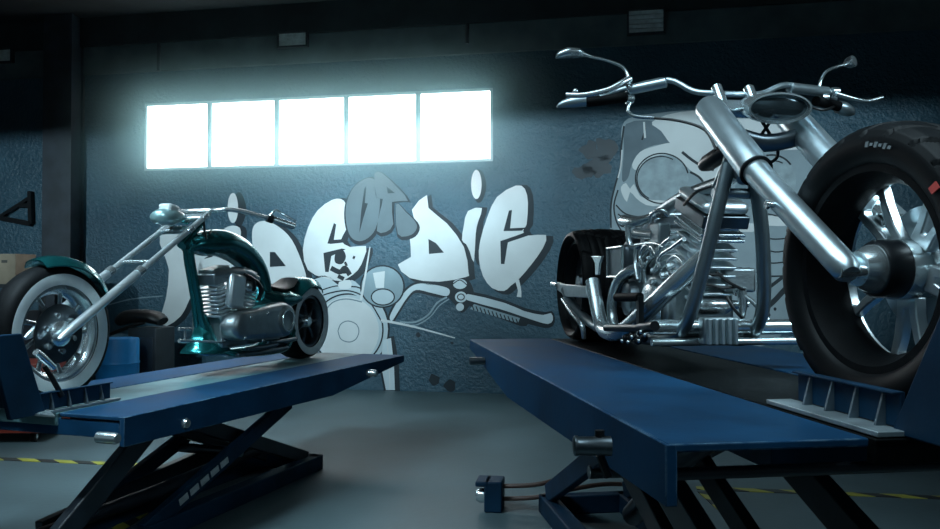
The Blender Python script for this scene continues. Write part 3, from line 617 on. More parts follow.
# foot controls, cross bar, rectifier
MB().tube([V((1.40, -.245, .155)), V((1.40, .33, .155))], .028, 18).build('cross_bar', 'polished', rb)
MB().tube([V((1.42, -.25, .105)), V((1.42, .33, .105))], .014, 14).build('cross_rod', 'chrome', rb)
b = MB(); b.box((1.475, -.03, .146), (.05, .125, .095)); rc = b.build('rectifier', 'alloy', rb, bev=.006)
for k in range(5): MB().box((1.507, -.078+.024*k, .146), (.02, .011, .088)).build('cooling_fin', 'steel', rc, bev=.002)
b = MB(); b.tube([P(617, 297.5, -.26), P(640, 297, -.24)], .017, 14); b.build('footpeg', 'rubber', rb)
b = MB(); b.bar(P(640, 296, -.24), P(640, 328, -.24), .02, .028, up=(1, 0, 0)); b.tube([P(606, 328, -.27), P(640, 328, -.25)], .014, 12); b.tube([P(640, 328, -.25), P(655, 326, -.25)], .018, 12)
for x, y in ((633, 336), (641, 333), (644, 338), (626, 338), (638, 341)): b.ball(P(x, y, -.25), (.03, .03, .03), 10)
b.build('foot_control', 'blackmetal', rb)
for x, y in ((641, 332), (645, 335), (632, 337), (622, 341), (628, 342), (639, 341)): MB().ball(P(x, y, -.268), (.016, .012, .016), 10).build('bolt', 'polished', rb)
b = MB(); b.tube([V((1.41, .30, .15)), V((1.41, .40, .15))], .032, 14); b.tube([V((1.42, .33, .10)), V((1.42, .42, .10))], .022, 12); b.box((1.41, .36, .13), (.05, .05, .10)); b.build('footpeg', 'blackmetal', rb, bev=.004)
MB().tube([V((1.30, .10, .30)), V((1.36, .16, .24)), V((1.40, .20, .17))], .009, 10, 3).build('oil_line', 'polished', rb)
# brake caliper on the far fork leg
cl = V((2.20, .10, .47)); b = MB(); b.box(cl, (.11, .07, .06), Matrix.Rotation(rad(36), 3, 'Y')); b.tube([cl+V((-.05, -.03, .05)), cl+V((-.05, .03, .05))], .026, 12); b.tube([cl+V((.03, -.05, .0)), cl+V((.03, .03, 0))], .026, 12); b.build('brake_caliper', 'polished', rb, bev=.006)
b = MB(); d0 = P(786, 205, -.135); b.tube([d0+V((0, -.02, 0)), d0+V((.0, -.05, 0))], .008, 10); b.tube([d0+V((.0, -.05, 0)), d0+V((0, -.058, 0))], .012, 10); b.build('fork_bolt', 'polished', rb)

# ------------------------------------------------------------------ LEFT MOTORCYCLE (teal, whitewall tyres)
R = LB; P, X = R.P, R.X
lb = thing('chopper_motorcycle', 'teal long-fork chopper with whitewall tyres on the lower left lift', 'motorcycle', R.o, R.ang, 'custom choppers')
def whitewall(w_, R_, r0, r1, wd, parent):
    for s in (-1, 1):
        h = wd/2
        MB().lathe([(s*(h*.97), r0), (s*(h*1.055), (r0+r1)/2), (s*(h*1.03), r1), (s*(h*.93), r1), (s*(h*.90), r0)], (0, 0, 0), Y3, 56, closed=True).build('whitewall_band', 'whitewall', parent)
fc = V((2.215, 0, .322))
fw = wheel(lb, fc, .322, .225, .13, 'chrome', 'rubber', 'front_wheel'); whitewall(fw, .322, .226, .278, .13, fw)
MB().lathe([(.035, .05), (.035, .135), (.045, .138), (.045, .05)], (0, 0, 0), Y3, 40, closed=True).build('brake_disc', 'gunmetal', fw)
MB().lathe([(-.06, 0), (-.06, .04), (-.03, .05), (.03, .05), (.05, .062), (.06, .06), (.075, .03), (.075, 0)], (0, 0, 0), Y3, 28).build('hub', 'polished', fw)
for k in range(6):
    a = 2*PI*k/6+.2; MB().lathe([(.045, 0), (.045, .014), (.058, .012), (.06, 0)], V((math.sin(a)*.085, 0, math.cos(a)*.085)), Y3, 12).build('disc_bolt', 'polished', fw)
for k in range(9):
    a = 2*PI*k/9+.1
    for s in (0,):
        p0 = V((math.sin(a)*.045, .0, math.cos(a)*.045)); p1 = V((math.sin(a+.35)*.13, .012, math.cos(a+.35)*.13)); p2 = V((math.sin(a+.45)*.205, .018, math.cos(a+.45)*.205))
        MB().tube([p0, p1, p2], [.012, .010, .016], 8, 4, rb=[.010, .008, .008], side=(0, 1, 0)).build('spoke', 'polished', fw)
b = MB(); arc_shell(b, .338, rad(-62), rad(17), .19, .006, crown=.30, sag=.5); g = b.build('front_mudguard', 'teal', lb); g.location = fc
# fork
lo = {1: P(52, 341, .10), -1: None}; lo[1] = V((2.275, .10, .315))
for s in (1, -1):
    y = .10*s; low, top = V((2.25, y, .312)), V((1.18, y*.92, .955)); d = (top-low).normalized(); mid = low.lerp(top, .46)
    fl = MB().tube([low-d*.025, low, low+d*.06, mid-d*.02, mid], [.010, .017, .023, .023, .021], 18).build('fork_leg', 'bright', lb)
    MB().tube([mid-d*.012, mid+d*.03], .026, 18).build('fork_collar', 'polished', fl)
    MB().tube([mid, top], .0165, 18).build('fork_tube', 'bright', fl)
def on_fork(t, y=0): return V((2.25, y, .312)).lerp(V((1.18, y, .955)), t)
MB().tube([on_fork(.55, -.1), on_fork(.55, .1)], .011, 12).build('fork_brace', 'polished', lb)
MB().bar(on_fork(.84, -.115), on_fork(.84, .115), .055, .03, up=(.5, 0, .8)).build('triple_clamp', 'chrome', lb, bev=.008)
MB().bar(on_fork(.965, -.11), on_fork(.965, .11), .055, .03, up=(.5, 0, .8)).build('triple_clamp', 'chrome', lb, bev=.008)
b = MB(); b.tube([on_fork(.80)+V((-.09, 0, -.06)), on_fork(.97)+V((-.07, 0, -.03))], .03, 16)
for s in (-1, 1):
    b.tube([V((1.24, s*.012, .80)), V((1.235, s*.014, .70)), V((1.17, s*.016, .47)), V((1.12, s*.025, .28)), V((1.02, s*.07, .16)), V((.90, s*.12, .115)), V((.45, s*.12, .10)), V((.30, s*.10, .14)), V((.24, s*.09, .22))], .021, 14, 5)
b.tube([V((1.2, 0, .80)), V((.9, 0, .80)), V((.6, 0, .72)), V((.45, 0, .5))], .025, 12, 4)
b.build('frame', 'teal', lb)
# headlight
h0 = P(170, 217, 0)
hl = MB().tube([h0+V((-.12, 0, .0)), h0+V((-.06, 0, .004)), h0, h0+V((.06, 0, -.003)), h0+V((.10, 0, -.01)), h0+V((.118, 0, -.012))], [.012, .034, .045, .047, .036, .008], 22, 3, rb=[.02, .055, .07, .072, .055, .01], side=(0, 1, 0)).build('headlight', 'tealsilver', lb)
MB().box(P(169, 210, 0)+V((0, 0, .006)), (.085, .085, .05), Matrix.Rotation(rad(-8), 3, 'Y')).build('headlight_visor', 'whitewall', hl, bev=.014)
MB().tube([h0+V((-.07, 0, 0)), on_fork(.93)], .022, 12).build('headlight_bracket', 'polished', hl)
# handlebars
hpL = [on_fork(1.0, .07)+V((-.01, 0, .02)), X(215, 210.5, 1.15), X(228, 209.5, 1.12), X(245, 212, 1.06), X(262, 216.5, 1.0), X(272, 219, .96)]
q = [V(p) for p in hpL]
full = [V((p.x, -p.y, p.z)) for p in q[::-1]]+q
hb = MB().tube(full, .0135, 12, 4).build('handlebar', 'polished', lb)
for s in (1, -1):
    e0, e1 = V((.97, s*q[5].y, q[5].z)), V((X(295, 227, .86).x, s*X(295, 227, .86).y, X(295, 227, .86).z))
    MB().tube([e0, e0.lerp(e1, .96), e1], [.021, .021, .014], 14).build('grip', 'polished', hb)
    MB().tube([e0.lerp(e1, -.15), e0.lerp(e1, -.05), e0.lerp(e1, .08)], .026, 14).build('switch_clamp', 'blackmetal', hb)
    MB().tube([e0+V((.02, 0, .015)), e0+V((.0, s*.03, .05)), e0.lerp(e1, .45)+V((.03, s*.02, .05)), e1+V((.02, s*.02, .03))], .007, 8, 4).build('lever', 'polished', hb)
MB().tube([on_fork(.97, .08), on_fork(.9, .06)+V((-.1, .02, -.08)), V((1.1, .05, .86))], .007, 8, 4).build('cable', 'hose', hb)
# tank: an oval body along the backbone that curves down into the seat post
tk = [V((1.255, 0, .735)), V((1.20, 0, .775)), V((1.10, 0, .785)), V((.96, 0, .795)), V((.80, 0, .765)), V((.67, 0, .705)), V((.58, 0, .63)), V((.53, 0, .55)), V((.50, 0, .47))]
MB().tube(tk, [.015, .055, .075, .083, .085, .078, .07, .062, .05], 22, 4, rb=[.03, .085, .115, .125, .115, .10, .095, .09, .08], side=(0, 1, 0)).build('fuel_tank', 'teal', lb)
b = MB(); b.tube([V((.56, 0, .47)), V((.42, 0, .43)), V((.30, 0, .43)), V((.18, 0, .44))], [.05, .085, .08, .05], 18, 4, rb=[.08, .13, .14, .13], side=(0, 1, 0)); b.build('tail_panel', 'teal', lb)
MB().tube([V((.46, 0, .52)), V((.36, 0, .505)), V((.24, 0, .525)), V((.14, 0, .575))], [.012, .018, .018, .012], 16, 4, rb=[.07, .10, .10, .07], side=(0, 1, 0)).build('seat', 'leather', lb)
# rear wheel + guard
rc_ = V((0, 0, .268)); RW = .27
rw = wheel(lb, rc_, RW, .185, .20, 'gunmetal', 'rubber', 'rear_wheel'); whitewall(rw, RW, .187, .238, .20, rw)
MB().lathe([(-.09, 0), (-.09, .05), (-.02, .06), (.03, .06), (.06, .05), (.08, .03), (.08, 0)], (0, 0, 0), Y3, 24).build('hub', 'polished', rw)
for k in range(7):
    a = 2*PI*k/7; MB().tube([(math.sin(a)*.045, .05, math.cos(a)*.045), (math.sin(a+.2)*.1, .055, math.cos(a+.2)*.1), (math.sin(a+.25)*.168, .04, math.cos(a+.25)*.168)], [.013, .010, .014], 8, 3).build('spoke', 'gunmetal', rw)
MB().lathe([(-.02, .02), (-.02, .165), (.0, .165), (.0, .02)], (0, 0, 0), Y3, 36, closed=True).build('wheel_disc', 'blackmetal', rw)
b = MB(); arc_shell(b, .288, rad(-40), rad(62), .27, .008, crown=.25, sag=.5); g = b.build('rear_mudguard', 'teal', lb); g.location = rc_
# engine
en = MB(); en.box((.94, .0, .26), (.26, .22, .20)); en.box((.62, .02, .25), (.36, .2, .17)); eng = en.build('engine', 'alloy', lb, bev=.015)
def vcyl(base, top, w, l):
    base, top = V(base), V(top); ax = (top-base).normalized(); rt = Matrix((Y3.cross(ax).normalized(), Y3, ax)).transposed()
    c = MB(); c.tube([base, top], w*.36, 20)
    for k in range(8): c.box(base.lerp(top, .1+.62*k/8), (l, w, .012), rt)
    c.build('cylinder', 'bright', eng, bev=.002)
    h = MB(); h.box(base.lerp(top, .84), (l*1.1, w*1.05, .07), rt); h.box(base.lerp(top, .97), (l*.9, w*.85, .035), rt); h.build('cylinder_head', 'alloy', eng, bev=.008)
vcyl((1.02, .06, .34), (1.08, .06, .635), .13, .18); vcyl((.84, .05, .34), (.76, .05, .625), .13, .16)
MB().box((.985, .145, .50), (.15, .05, .21), Matrix.Rotation(rad(-8), 3, 'Y')).build('air_cleaner', 'bright', eng, bev=.02)
MB().tube([V((1.16, .11, .60)), V((1.0, .13, .612)), V((.82, .13, .61)), V((.74, .12, .57))], [.022, .026, .022, .015], 14, 3).build('rocker_box', 'alloy', eng)
MB().ball((.82, .13, .53), (.12, .07, .1), 16).build('carburettor', 'chrome', eng)
MB().tube([V((.86, .15, .59)), V((.78, .16, .55)), V((.72, .15, .50)), V((.74, .14, .44))], .014, 10, 4).build('intake_tube', 'blackmetal', eng)
MB().tube([V((.92, .16, .60)), V((.84, .17, .57)), V((.82, .16, .50))], .012, 10, 4).build('oil_line', 'blackmetal', eng)
# primary cover: a long capsule between two round ends
def capsule(c0, r0, c1, r1, n=18):
    c0, c1 = V((c0[0], 0, c0[1])), V((c1[0], 0, c1[1])); th = math.atan2(c1.z-c0.z, c1.x-c0.x); out = []
    for k in range(n+1):
        a = th-PI/2+PI*k/n; out.append((c1.x+r1*math.cos(a), c1.z+r1*math.sin(a)))
    for k in range(n+1):
        a = th+PI/2+PI*k/n; out.append((c0.x+r0*math.cos(a), c0.z+r0*math.sin(a)))
    return out
cap = capsule((.525, .305), .115, (1.0, .29), .085)
cm_ = V((.76, 0, .295)); b = MB()
b.rings([[V((cm_.x+(x-cm_.x)*s, y, cm_.z+(z-cm_.z)*s)) for x, z in cap] for y, s in ((.11, 1.0), (.18, 1.0), (.205, .95), (.215, .86), (.217, .6))]); pc = b.build('primary_cover', 'alloy', eng, ang=50)
MB().lathe([(.20, .105), (.218, .10), (.228, .085), (.23, .07), (.226, .062), (.226, 0)], V((.525, 0, .305)), Y3, 32).build('clutch_cover', 'alloy', pc)
MB().lathe([(.222, .075), (.232, .072), (.232, .064), (.222, .062)], V((.525, 0, .305)), Y3, 32, closed=True).build('clutch_ring', 'chrome', pc)
for x, z in ((.93, .34), (.99, .22), (.80, .19), (.75, .355)): MB().ball((x, .216, z), (.022, .016, .022), 10).build('bolt', 'polished', pc)
# chin spoiler, pipes, foot controls
b = MB()
for zz, xa, xb, hw in ((.37, 1.135, 1.105, .03), (.30, 1.14, 1.08, .045), (.24, 1.155, 1.05, .066), (.19, 1.18, 1.01, .09), (.155, 1.215, .97, .115), (.138, 1.22, .95, .12)): b.__dict__.setdefault('q', []).append([V((xa, -hw*.6, zz)), V((xa, hw*.6, zz)), V(((xa+xb)/2, hw, zz-.004)), V((xb, hw*.9, zz-.006)), V((xb, -hw*.9, zz-.006)), V(((xa+xb)/2, -hw, zz-.004))])
b.rings(b.q); b.build('chin_spoiler', 'teal', lb, ang=60)
for y, z, x0, x1 in ((.155, .115, .98, .42), (.185, .15, .93, .60), (.15, .165, .62, .30)):
    MB().tube([V((x0, y, z)), V(((x0+x1)/2, y, z-.006)), V((x1, y, z))], [.012, .018, .014], 12, 2).build('exhaust_pipe', 'gunmetal', lb)
b = MB(); b.tube([P(179, 341, .17), P(190, 341, .17)], .010, 10); b.tube([P(185, 329, .17), P(185, 341, .17)], .007, 8); b.tube([P(179, 329, .17), P(191, 329, .17)], .009, 10); b.tube([P(188, 341, .17), V((1.1, .12, .2)), V((1.02, .1, .2))], .008, 8); b.build('foot_control', 'chrome', lb)

# ------------------------------------------------------------------ the two lifts
def lift(name, label, R, zp, x0, x1, ylims, near, trackmat):
    """a scissor lift; local z is height over the floor, near = side of the camera (-1 right, +1 left)"""
    t = thing(name, label, 'motorcycle lift', (R.o.x, R.o.y, 0), R.ang, 'motorcycle scissor lifts')
    yo, yi = ylims; th = .018; ap = .125
    for s in (-1, 1):
        b = MB(); b.box(((x0+x1)/2, s*(yo+yi)/2, zp-th/2), (x1-x0, yo-yi-.008, th)); sp_ = b.build('side_plank', 'blueplate', t, bev=.004)
        b = MB(); b.prism([V((x0, s*yo, zp-.001)), V((x0, s*yo, zp-.05)), V((x0+1.1, s*yo, zp-ap-.03)), V((x1, s*yo, zp-ap)), V((x1, s*yo, zp-.001))], (0, -s*.025, 0)); b.build('side_apron', 'blueplate', sp_, bev=.003)
    b = MB(); b.box(((x0+x1)/2, 0, zp-.012), (x1-x0+.01, yi*2-.012, .02)); b.box((x1-.01, 0, zp-.03), (.03, yi*2-.012, .05)); b.build('wheel_track', trackmat, t, bev=.003)
    b = MB(); b.box(((x0+x1)/2-.1, 0, zp-.115), ((x1-x0)*.78, yi*2, .10)); b.build('centre_beam', 'blueframe', t, bev=.004)
    for x in (x1-.12, x1-.45, x1-.9, x0+.5): MB().tube([V((x, -yo+.02, zp-.09)), V((x, yo-.02, zp-.09))], .014, 10).build('cross_tube', 'darkframe', t)
    return t
def clamp_part(t, zp, x0, near, edge, lean):
    for s in (-1, 1):
        y = s*.135
        b = MB(); b.box((x0+.20, y, zp+.052), (.40, .012, .076)); b.box((x0+.20, y+s*.010, zp+.088), (.40, .026, .006)); wc = b.build('wheel_clamp', 'blueframe', t, bev=.002)
        MB().box((x0+.19, y+s*(edge-.14)/2, zp+.006), (.46, edge-.145, .012)).build('clamp_base', 'bareplate', wc, bev=.002)
        for k in range(4):
            x = x0+.06+.095*k; MB().prism([V((x, y+s*.006, zp+.012)), V((x, y+s*.030, zp+.012)), V((x, y+s*.010, zp+.084)), V((x, y+s*.006, zp+.084))], (.007, 0, 0)).build('gusset', 'gusset', wc)
        b = MB(); b.prism([V((x0+.375, y-.012, zp)), V((x0+.55, y-.012, zp)), V((x0+.53+lean, y-.012, zp+.35)), V((x0+.375+lean, y-.012, zp+.35))], (0, .024, 0)); b.build('clamp_jaw', 'blueframe', wc, bev=.004)
    b = MB(); b.bar((x0+.50, 0, zp+.04), (x0+.60, 0, zp+.26), .26, .02, up=(1, 0, 0)); b.build('wheel_stop', 'blueframe', t, bev=.004)

# right lift
rl = lift('scissor_lift', 'blue scissor lift table in the right foreground under the bare chrome chopper', RB, ZR, -.20, 2.60, (.665, .222), -1, 'track')
clamp_part(rl, ZR, 2.18, -1, .215, .205)
P, X = RB.P, RB.X
def PR(px, py, lat): p = P(px, py, lat); return V((p.x, p.y, p.z+ZR))
bs = MB(); ba = PR(546, 497, -.22)
for s in (-1, 1): bs.box((.85, s*.22, .05), (2.3, .09, .10))
bs.box((-.26, 0, .05), (.08, .53, .10)); bs.box((1.96, 0, .05), (.08, .53, .10)); bs.build('base_frame', 'blueframe', rl, bev=.006)
for s in (-1, 1):
    MB().bar((-.22, s*.22, .12), (1.25, s*.22, ZR-.20), .05, .10).build('scissor_arm', 'blueframe', rl, bev=.006)
    MB().bar((.30, s*.16, ZR-.20), (1.86, s*.16, .13), .05, .10).build('scissor_arm', 'darkframe', rl, bev=.006)
MB().tube([V((.64, -.25, .44)), V((.64, .25, .44))], .03, 16).build('pivot_shaft', 'gunmetal', rl)
MB().tube([V((1.25, -.25, ZR-.19)), V((1.25, .25, ZR-.19))], .025, 16).build('pivot_shaft', 'gunmetal', rl)
for s in (-1, 1):
    MB().bar((1.15, s*.25, ZR-.2), (2.35, s*.25, .32), .06, .12).build('scissor_arm', 'darkframe', rl, bev=.006)
MB().tube([V((.5, 0, .2)), V((1.1, 0, .6)), V((1.5, 0, .78))], [.05, .05, .03], 16).build('hydraulic_ram', 'gunmetal', rl)
c = PR(591, 446, -.75)
lp = MB().lathe([(-.04, 0), (-.04, .019), (-.037, .023), (-.03, .023), (-.027, .021), (.04, .022), (.045, .022), (.045, 0)], c, V((.15, 1, .0)), 22).build('lock_pin', 'gunmetal', rl)
MB().lathe([(-.002, .011), (.035, .011), (.036, 0)], c+V((0, .02, 0)), Z3, 10).build('pin_bolt', 'blackmetal', lp)
MB().tube([c+V((0, .02, -.02)), c+V((0, .04, -.07))], .010, 8).build('pin_stem', 'blackmetal', lp)
c = PR(474, 361, -.72); MB().lathe([(-.02, 0), (-.02, .018), (.05, .018), (.05, 0)], c, Y3, 16).build('lock_pin', 'gunmetal', rl)
# left lift
ll = lift('scissor_lift', 'blue scissor lift table on the left under the teal chopper', LL, ZL, -.44, 2.46, (.53, .18), 1, 'lighttrack')
clamp_part(ll, ZL, 2.12, 1, .175, .125)
P = LL.P
bs = MB()
for s in (-1, 1): bs.box((1.25, s*.2, .05), (1.95, .09, .10))
bs.box((.32, 0, .05), (.09, .49, .10)); bs.box((2.18, 0, .05), (.09, .49, .10)); bs.build('base_frame', 'blueframe', ll, bev=.006)
for s in (-1, 1):
    a = MB().bar((.66, s*.21, ZL-.21), (1.98, s*.21, .07), .045, .085).build('scissor_arm', 'blueframe', ll, bev=.006)
    MB().bar((.36, s*.155, .09), (1.70, s*.155, ZL-.14), .045, .085).build('scissor_arm', 'darkframe', ll, bev=.006)
    if s == 1:
        d = (V((1.98, .21, .07))-V((.66, .21, ZL-.21))).normalized()
        for k in range(5):
            q0 = V((1.33, .2335, 0)); q0.z = ZL-.21+(q0.x-.66)*d.z/d.x
            MB().bar(q0+d*.09*k, q0+d*(.09*k+.07), .004, .035).build('white_mark', 'markwhite', a)
MB().bar((1.90, .2, ZL-.14), (2.56, .2, .13), .05, .11).build('scissor_arm', 'darkframe', ll, bev=.006)
MB().bar((.86, -.2, .203), (2.2, -.2, .09), .05, .11).build('scissor_arm', 'darkframe', ll, bev=.006)
MB().box((2.45, 0, ZL-.06), (.012, 1.0, .07)).build('end_apron', 'blueplate', ll, bev=.003)
MB().tube([V((1.2, -.23, .30)), V((1.2, .23, .30))], .028, 16).build('pivot_shaft', 'gunmetal', ll)
MB().tube([V((.70, 0, .20)), V((1.6, 0, .16)), V((2.3, -.1, .12))], [.04, .04, .03], 16).build('hydraulic_ram', 'darkframe', ll)
MB().tube([V((2.38, -.2, .12)), V((2.38, .35, .12))], .022, 14).build('roller_shaft', 'polished', ll)
for px, py, lat in ((370, 373, .55), (108, 438, .50), (179, 423, .50)):
    p = P(px, py, lat); c = V((p.x, p.y, p.z+ZL)); MB().lathe([(-.05, 0), (-.05, .024), (.04, .024), (.05, .02), (.05, 0)], c, Y3, 16).build('lock_pin', 'chrome', ll)

MB().tube([P(36, 352, .10)+V((0, 0, ZL)), P(44, 359, .10)+V((0, 0, ZL)), P(54, 368, .10)+V((0, 0, ZL))], [.016, .018, .014], 12, 2).build('clamp_screw', 'polished', ll)
MB().tube([P(44, 366, .13)+V((0, 0, ZL)), P(52, 378, .14)+V((0, 0, ZL)), P(62, 396, .15)+V((0, 0, ZL))], [.010, .012, .012], 10, 2).build('clamp_lever', 'blackmetal', ll)
q = []
for px, py in ((17, 399), (40, 403), (55, 416), (19, 413)):
    w_ = on_floor(px, py, ZL+.006)-LL.o; q.append(V((w_.dot(LL.f), w_.dot(LL.l), ZL)))
MB().prism(q, (0, 0, .008)).build('clamp_plate', 'bareplate', ll)

# foot pump of the right lift, on the floor, with its two hoses
fp = on_floor(491, 509)
pump = thing('foot_pump', 'dark blue foot pump with two brown hoses left of the right lift', 'foot pump', fp, rad(-8))
b = MB(); b.box((.02, 0, .085), (.10, .16, .17)); b.box((-.04, 0, .155), (.08, .16, .03)); b.build('housing', 'blueframe', pump, bev=.008)
MB().lathe([(-.075, 0), (-.07, .03), (-.05, .04), (-.02, .04)], V((-.01, -.02, .08)), X3, 16).build('button', 'polished', pump)
for k, dz in enumerate((.13, .06)):
    MB().tube([V((.06, .0, dz)), V((.25, -.02, dz+.02)), V((.40, .02, dz+.05)), V((.62, .16, dz+.06)), V((.80, .30, dz*.5+.06))], .013, 10, 4).build('hose', 'brownhose', pump)

# ------------------------------------------------------------------ things along the back wall at the left
def wall_shelf():
    t = thing('wall_bracket', 'black triangular steel bracket on the wall left of the column', 'bracket', wall_pt(-5.1, 2.1, .0), -WA)
    o = wall_pt(-5.1, 2.1, .0)
    def lp_(u, z, out): return V((u+5.1, -out, z-2.1))
    pts = {k: on_wall(*v) for k, v in dict(a=(33, 198), b=(34, 224), c=(2, 218), d=(21, 206)).items()}
    b = MB()
    A, B, C_, D = (lp_(*pts[k], .05) for k in 'abcd')
    b.bar(A+V((0, 0, .08)), B, .05, .05, up=(1, 0, 0)); b.bar(B, C_, .05, .06); b.bar(A, C_, .04, .04); b.bar(D, V((A.x, A.y, D.z)), .03, .05)
    b.build('bracket_bars', 'blackmetal', t)
wall_shelf()
rk = V((-4.75, 8.6, 0)); rk = CAM+sight(14, 283)*((8.75)/sight(14, 283).y); rk.z = 0
shelf_h = (CAM+sight(14, 284)*(8.75/sight(14, 284).y)).z
rack = thing('metal_workbench', 'dark metal workbench against the wall at the far left', 'workbench', rk, -WA)
b = MB(); b.box((-.25, 0, shelf_h-.02), (1.0, .45, .04)); b.build('worktop', 'bin', rack, bev=.004)
for sx in (-.7, .2):
    for sy in (-.18, .18): MB().box((sx, sy, (shelf_h-.04)/2), (.05, .05, shelf_h-.04)).build('leg', 'bin', rack)
b = MB(); b.box((-.25, 0, .55), (.9, .42, .8)); b.build('cabinet', 'column', rack, bev=.006)
bx = thing('cardboard_box', 'tan cardboard box with a dark label on the workbench by the column', 'box', rk+V((0, 0, shelf_h)), -WA)
b = MB(); b.box((.0, 0, .16), (.29, .30, .32)); b.build('box_body', 'card', bx, bev=.004)
MB().box((.01, -.151, .24), (.07, .004, .03)).build('box_label', 'tape', bx)
b = MB(); b.box((-.36, .02, .14), (.34, .26, .28)); o = b.build('cardboard_box', 'bin', bev=.006); o.location = rk+V((0, 0, shelf_h)); o.rotation_euler = (0, 0, -WA)
tag(o, 'dark carton left of the tan cardboard box on the workbench', 'box')
# red trolley behind the teal chopper's front wheel
rt_ = on_floor(34, 443)
tr = thing('tool_trolley', 'red tool trolley on castors behind the front wheel of the teal chopper', 'trolley', rt_, rad(4))
b = MB(); b.box((-.40, .25, .115), (.95, .55, .07)); b.build('trolley_base', 'redpaint', tr, bev=.008)
b = MB(); b.box((-.40, .25, .385), (.88, .50, .47)); cbn = b.build('trolley_cabinet', 'redpaint', tr, bev=.008)
for k in range(4):
    d_ = MB().box((-.40, -.005, .215+.112*k), (.80, .02, .10)).build('drawer', 'redpaint', tr, bev=.004); MB().box((-.40, -.02, .245+.112*k), (.5, .015, .014)).build('handle', 'chrome', d_)
for sx, sy in ((-.02, .05), (-.78, .05), (-.02, .45), (-.78, .45)):
    cst = MB().lathe([(-.018, 0), (-.018, .042), (.018, .042), (.018, 0)], (sx, sy, .042), X3, 18).build('castor', 'rubber', tr); MB().lathe([(-.021, 0), (-.021, .022), (.021, .022), (.021, 0)], (sx, sy, .042), X3, 14).build('castor_hub', 'chrome', cst)
# blue drum and dark bin with a spare saddle
dp = CAM+sight(118, 338)*(8.1/sight(118, 338).y); dh = dp.z; dp.z = 0
b = MB().lathe([(0, 0), (0, .19), (.02, .2), (.2, .2), (.21, .207), (.23, .2), (.45, .2), (.46, .207), (.48, .2), (dh-.02, .2), (dh, .19), (dh, 0)], (0, 0, 0), Z3, 28); o = b.build('plastic_drum', 'bluedrum'); o.location = dp
tag(o, 'bright blue plastic drum behind the left lift', 'drum')
bp_ = CAM+sight(150, 327)*(8.62/sight(150, 327).y); bh = bp_.z; bp_.z = 0
bi = thing('steel_cabinet', 'low dark steel cabinet beside the blue drum', 'cabinet', bp_, -WA)
MB().box((0.02, 0, bh/2), (.32, .36, bh)).build('cabinet_body', 'bin', bi, bev=.008); MB().box((.02, -.185, bh*.48), (.27, .014, bh*.8)).build('door', 'column', bi, bev=.004)
def MPt(px, py): return (CAM+sight(px, py)*(8.25/sight(px, py).y))
sd = thing('motorcycle_saddle', 'black leather motorcycle saddle lying on the low dark cabinet', 'saddle', V((bp_.x, bp_.y, bh)), -WA)
b = MB(); b.tube([V((-.36, -.02, .05)), V((-.26, -.02, .10)), V((-.08, -.02, .12)), V((.08, -.02, .10)), V((.16, -.02, .06))], [.05, .075, .07, .07, .05], 16, 4, rb=[.06, .11, .13, .14, .10], side=(0, 1, 0)); b.build('saddle_pad', 'leather', sd)
b = MB(); b.tube([V((-.46, -.05, -.09)), V((-.30, -.05, -.03)), V((-.12, -.06, .03)), V((-.02, -.06, .05))], [.02, .022, .02, .015], 10, 3); b.build('saddle_tongue', 'leather', sd)

# ------------------------------------------------------------------ light
def area(name, loc, target, size, power, col=(.64, .88, 1.0), sizey=None, spread=180):
    l = bpy.data.lights.new(name, 'AREA'); l.energy = power; l.color = col; l.size = size
    if sizey: l.shape = 'RECTANGLE'; l.size_y = sizey
    l.spread = rad(spread)
    o = bpy.data.objects.new(name, l); COL.objects.link(o); o.location = loc
    o.rotation_euler = (V(target)-V(loc)).to_track_quat('-Z', 'Y').to_euler(); return o
def spot(name, loc, target, power, cone, blend, col=(.67, .90, 1.0), r=.25):
    l = bpy.data.lights.new(name, 'SPOT'); l.energy = power; l.color = col; l.spot_size = rad(cone); l.spot_blend = blend; l.shadow_soft_size = r
    o = bpy.data.objects.new(name, l); COL.objects.link(o); o.location = loc
    o.rotation_euler = (V(target)-V(loc)).to_track_quat('-Z', 'Y').to_euler(); return o
# unseen board added above the spotlights to cut their light off the upper wall
LZ = 2.75
struct('spot_baffle', wall_box(MB(), -6.5, 7.5, LZ+.03, LZ+.06, 5.45, 6.4), 'bin')
spot('mural_spotlight', wall_pt(-.9, LZ, 6.0), wall_pt(-.9, 2.45, 0), 1600, 60, 1.0, r=.012)
spot('window_fill_spot', wall_pt(-.6, LZ, 6.0), wall_pt(-.1, 3.0, 0), 1750, 40, 1.0, r=.012)  # added fill, brightens the wall round the window
spot('skull_spotlight', wall_pt(3.4, LZ, 6.0), wall_pt(3.3, 2.4, 0), 1050, 54, .9, r=.012)
spot('corner_fill_spot', wall_pt(-4.9, LZ, 6.0), wall_pt(-4.9, 2.0, 0), 700, 48, 1.0, r=.012)  # added fill for the left end of the wall
area('lift_lamp_right', (.1, 2.3, 3.0), (1.0, 2.75, 1.2), 3.0, 24, sizey=1.5, spread=85)
area('lift_lamp_left', (-2.4, 3.6, 3.0), (-1.7, 4.7, .7), 2.2, 180, sizey=1.0, spread=80)
area('workshop_lamp', (2.6, 1.6, 2.9), (1.3, 2.6, 1.1), 1.6, 16, sizey=.8, spread=85)
for k, u in enumerate((-4.0, .5, 5.0)): area('rear_wall_fill', wall_pt(u, 4.2, DEPTH-1.6), wall_pt(u, 1.8, DEPTH), 2.0, 30, sizey=.4)  # added fill: lights the unseen rear wall so the chrome has something to reflect

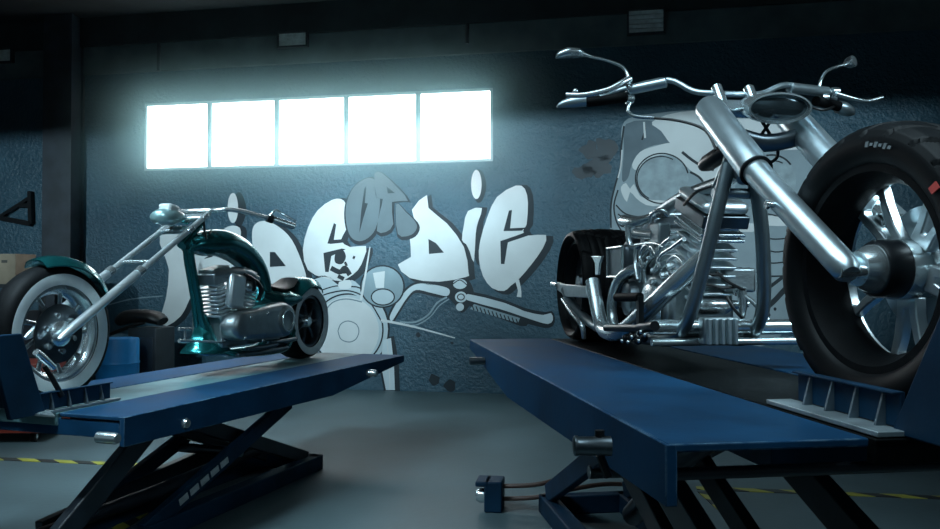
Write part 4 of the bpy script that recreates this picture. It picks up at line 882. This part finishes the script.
# added scatter volume standing in for the bloom around the window strip
def haze():
    m = bpy.data.materials.new('window_haze'); m.use_nodes = True; nt = m.node_tree; L = nt.links.new
    for n in list(nt.nodes): nt.nodes.remove(n)
    out = nt.nodes.new('ShaderNodeOutputMaterial'); vs_ = nt.nodes.new('ShaderNodeVolumeScatter'); vs_.inputs['Color'].default_value = (.5, .95, 1, 1); vs_.inputs['Anisotropy'].default_value = 0
    L(vs_.outputs[0], out.inputs['Volume'])
    tc = nt.nodes.new('ShaderNodeTexCoord'); sp = nt.nodes.new('ShaderNodeSeparateXYZ'); L(tc.outputs['Generated'], sp.inputs[0])
    prev = None
    for ax, w_ in (('X', .22), ('Z', .38)):
        a = nt.nodes.new('ShaderNodeMath'); a.operation = 'PINGPONG'; a.inputs[1].default_value = .5; L(sp.outputs[ax], a.inputs[0])
        q = nt.nodes.new('ShaderNodeMapRange'); q.interpolation_type = 'SMOOTHSTEP'; q.inputs['From Max'].default_value = w_; L(a.outputs[0], q.inputs['Value'])
        if prev is None: prev = q.outputs['Result']
        else:
            mu = nt.nodes.new('ShaderNodeMath'); mu.operation = 'MULTIPLY'; L(prev, mu.inputs[0]); L(q.outputs['Result'], mu.inputs[1]); prev = mu.outputs[0]
    k = nt.nodes.new('ShaderNodeMath'); k.operation = 'MULTIPLY'; k.inputs[1].default_value = .75; L(prev, k.inputs[0]); L(k.outputs[0], vs_.inputs['Density'])
    uc, zc = (WU0+WU1)/2, (WZ0+WZ1)/2
    b = MB(); b.box((0, 0, 0), (6.6, .55, 2.1)); o = b.build('window_haze', m); o.location = wall_pt(uc, zc, .02+.275); o.rotation_euler = (0, 0, -WA)
    tag(o, 'added haze volume standing in for the bloom around the window strip', 'haze', kind='stuff')
haze()

w = bpy.data.worlds.new('night_air'); S.world = w; w.use_nodes = True
w.node_tree.nodes['Background'].inputs[0].default_value = (.35, .5, .58, 1); w.node_tree.nodes['Background'].inputs[1].default_value = .012

# ------------------------------------------------------------------ camera
cam = bpy.data.cameras.new('camera'); co = bpy.data.objects.new('camera', cam); COL.objects.link(co)
cam.sensor_width = 36; cam.lens = F/940*36; cam.clip_start = .05; cam.clip_end = 100
co.location = CAM; co.rotation_euler = (PI/2+PITCH, 0, 0); S.camera = co
vs = S.view_settings; vs.view_transform = 'Standard'; vs.look = 'None'; vs.gamma = 1; vs.use_curve_mapping = False; vs.exposure = 0
S.cycles.use_denoising = True
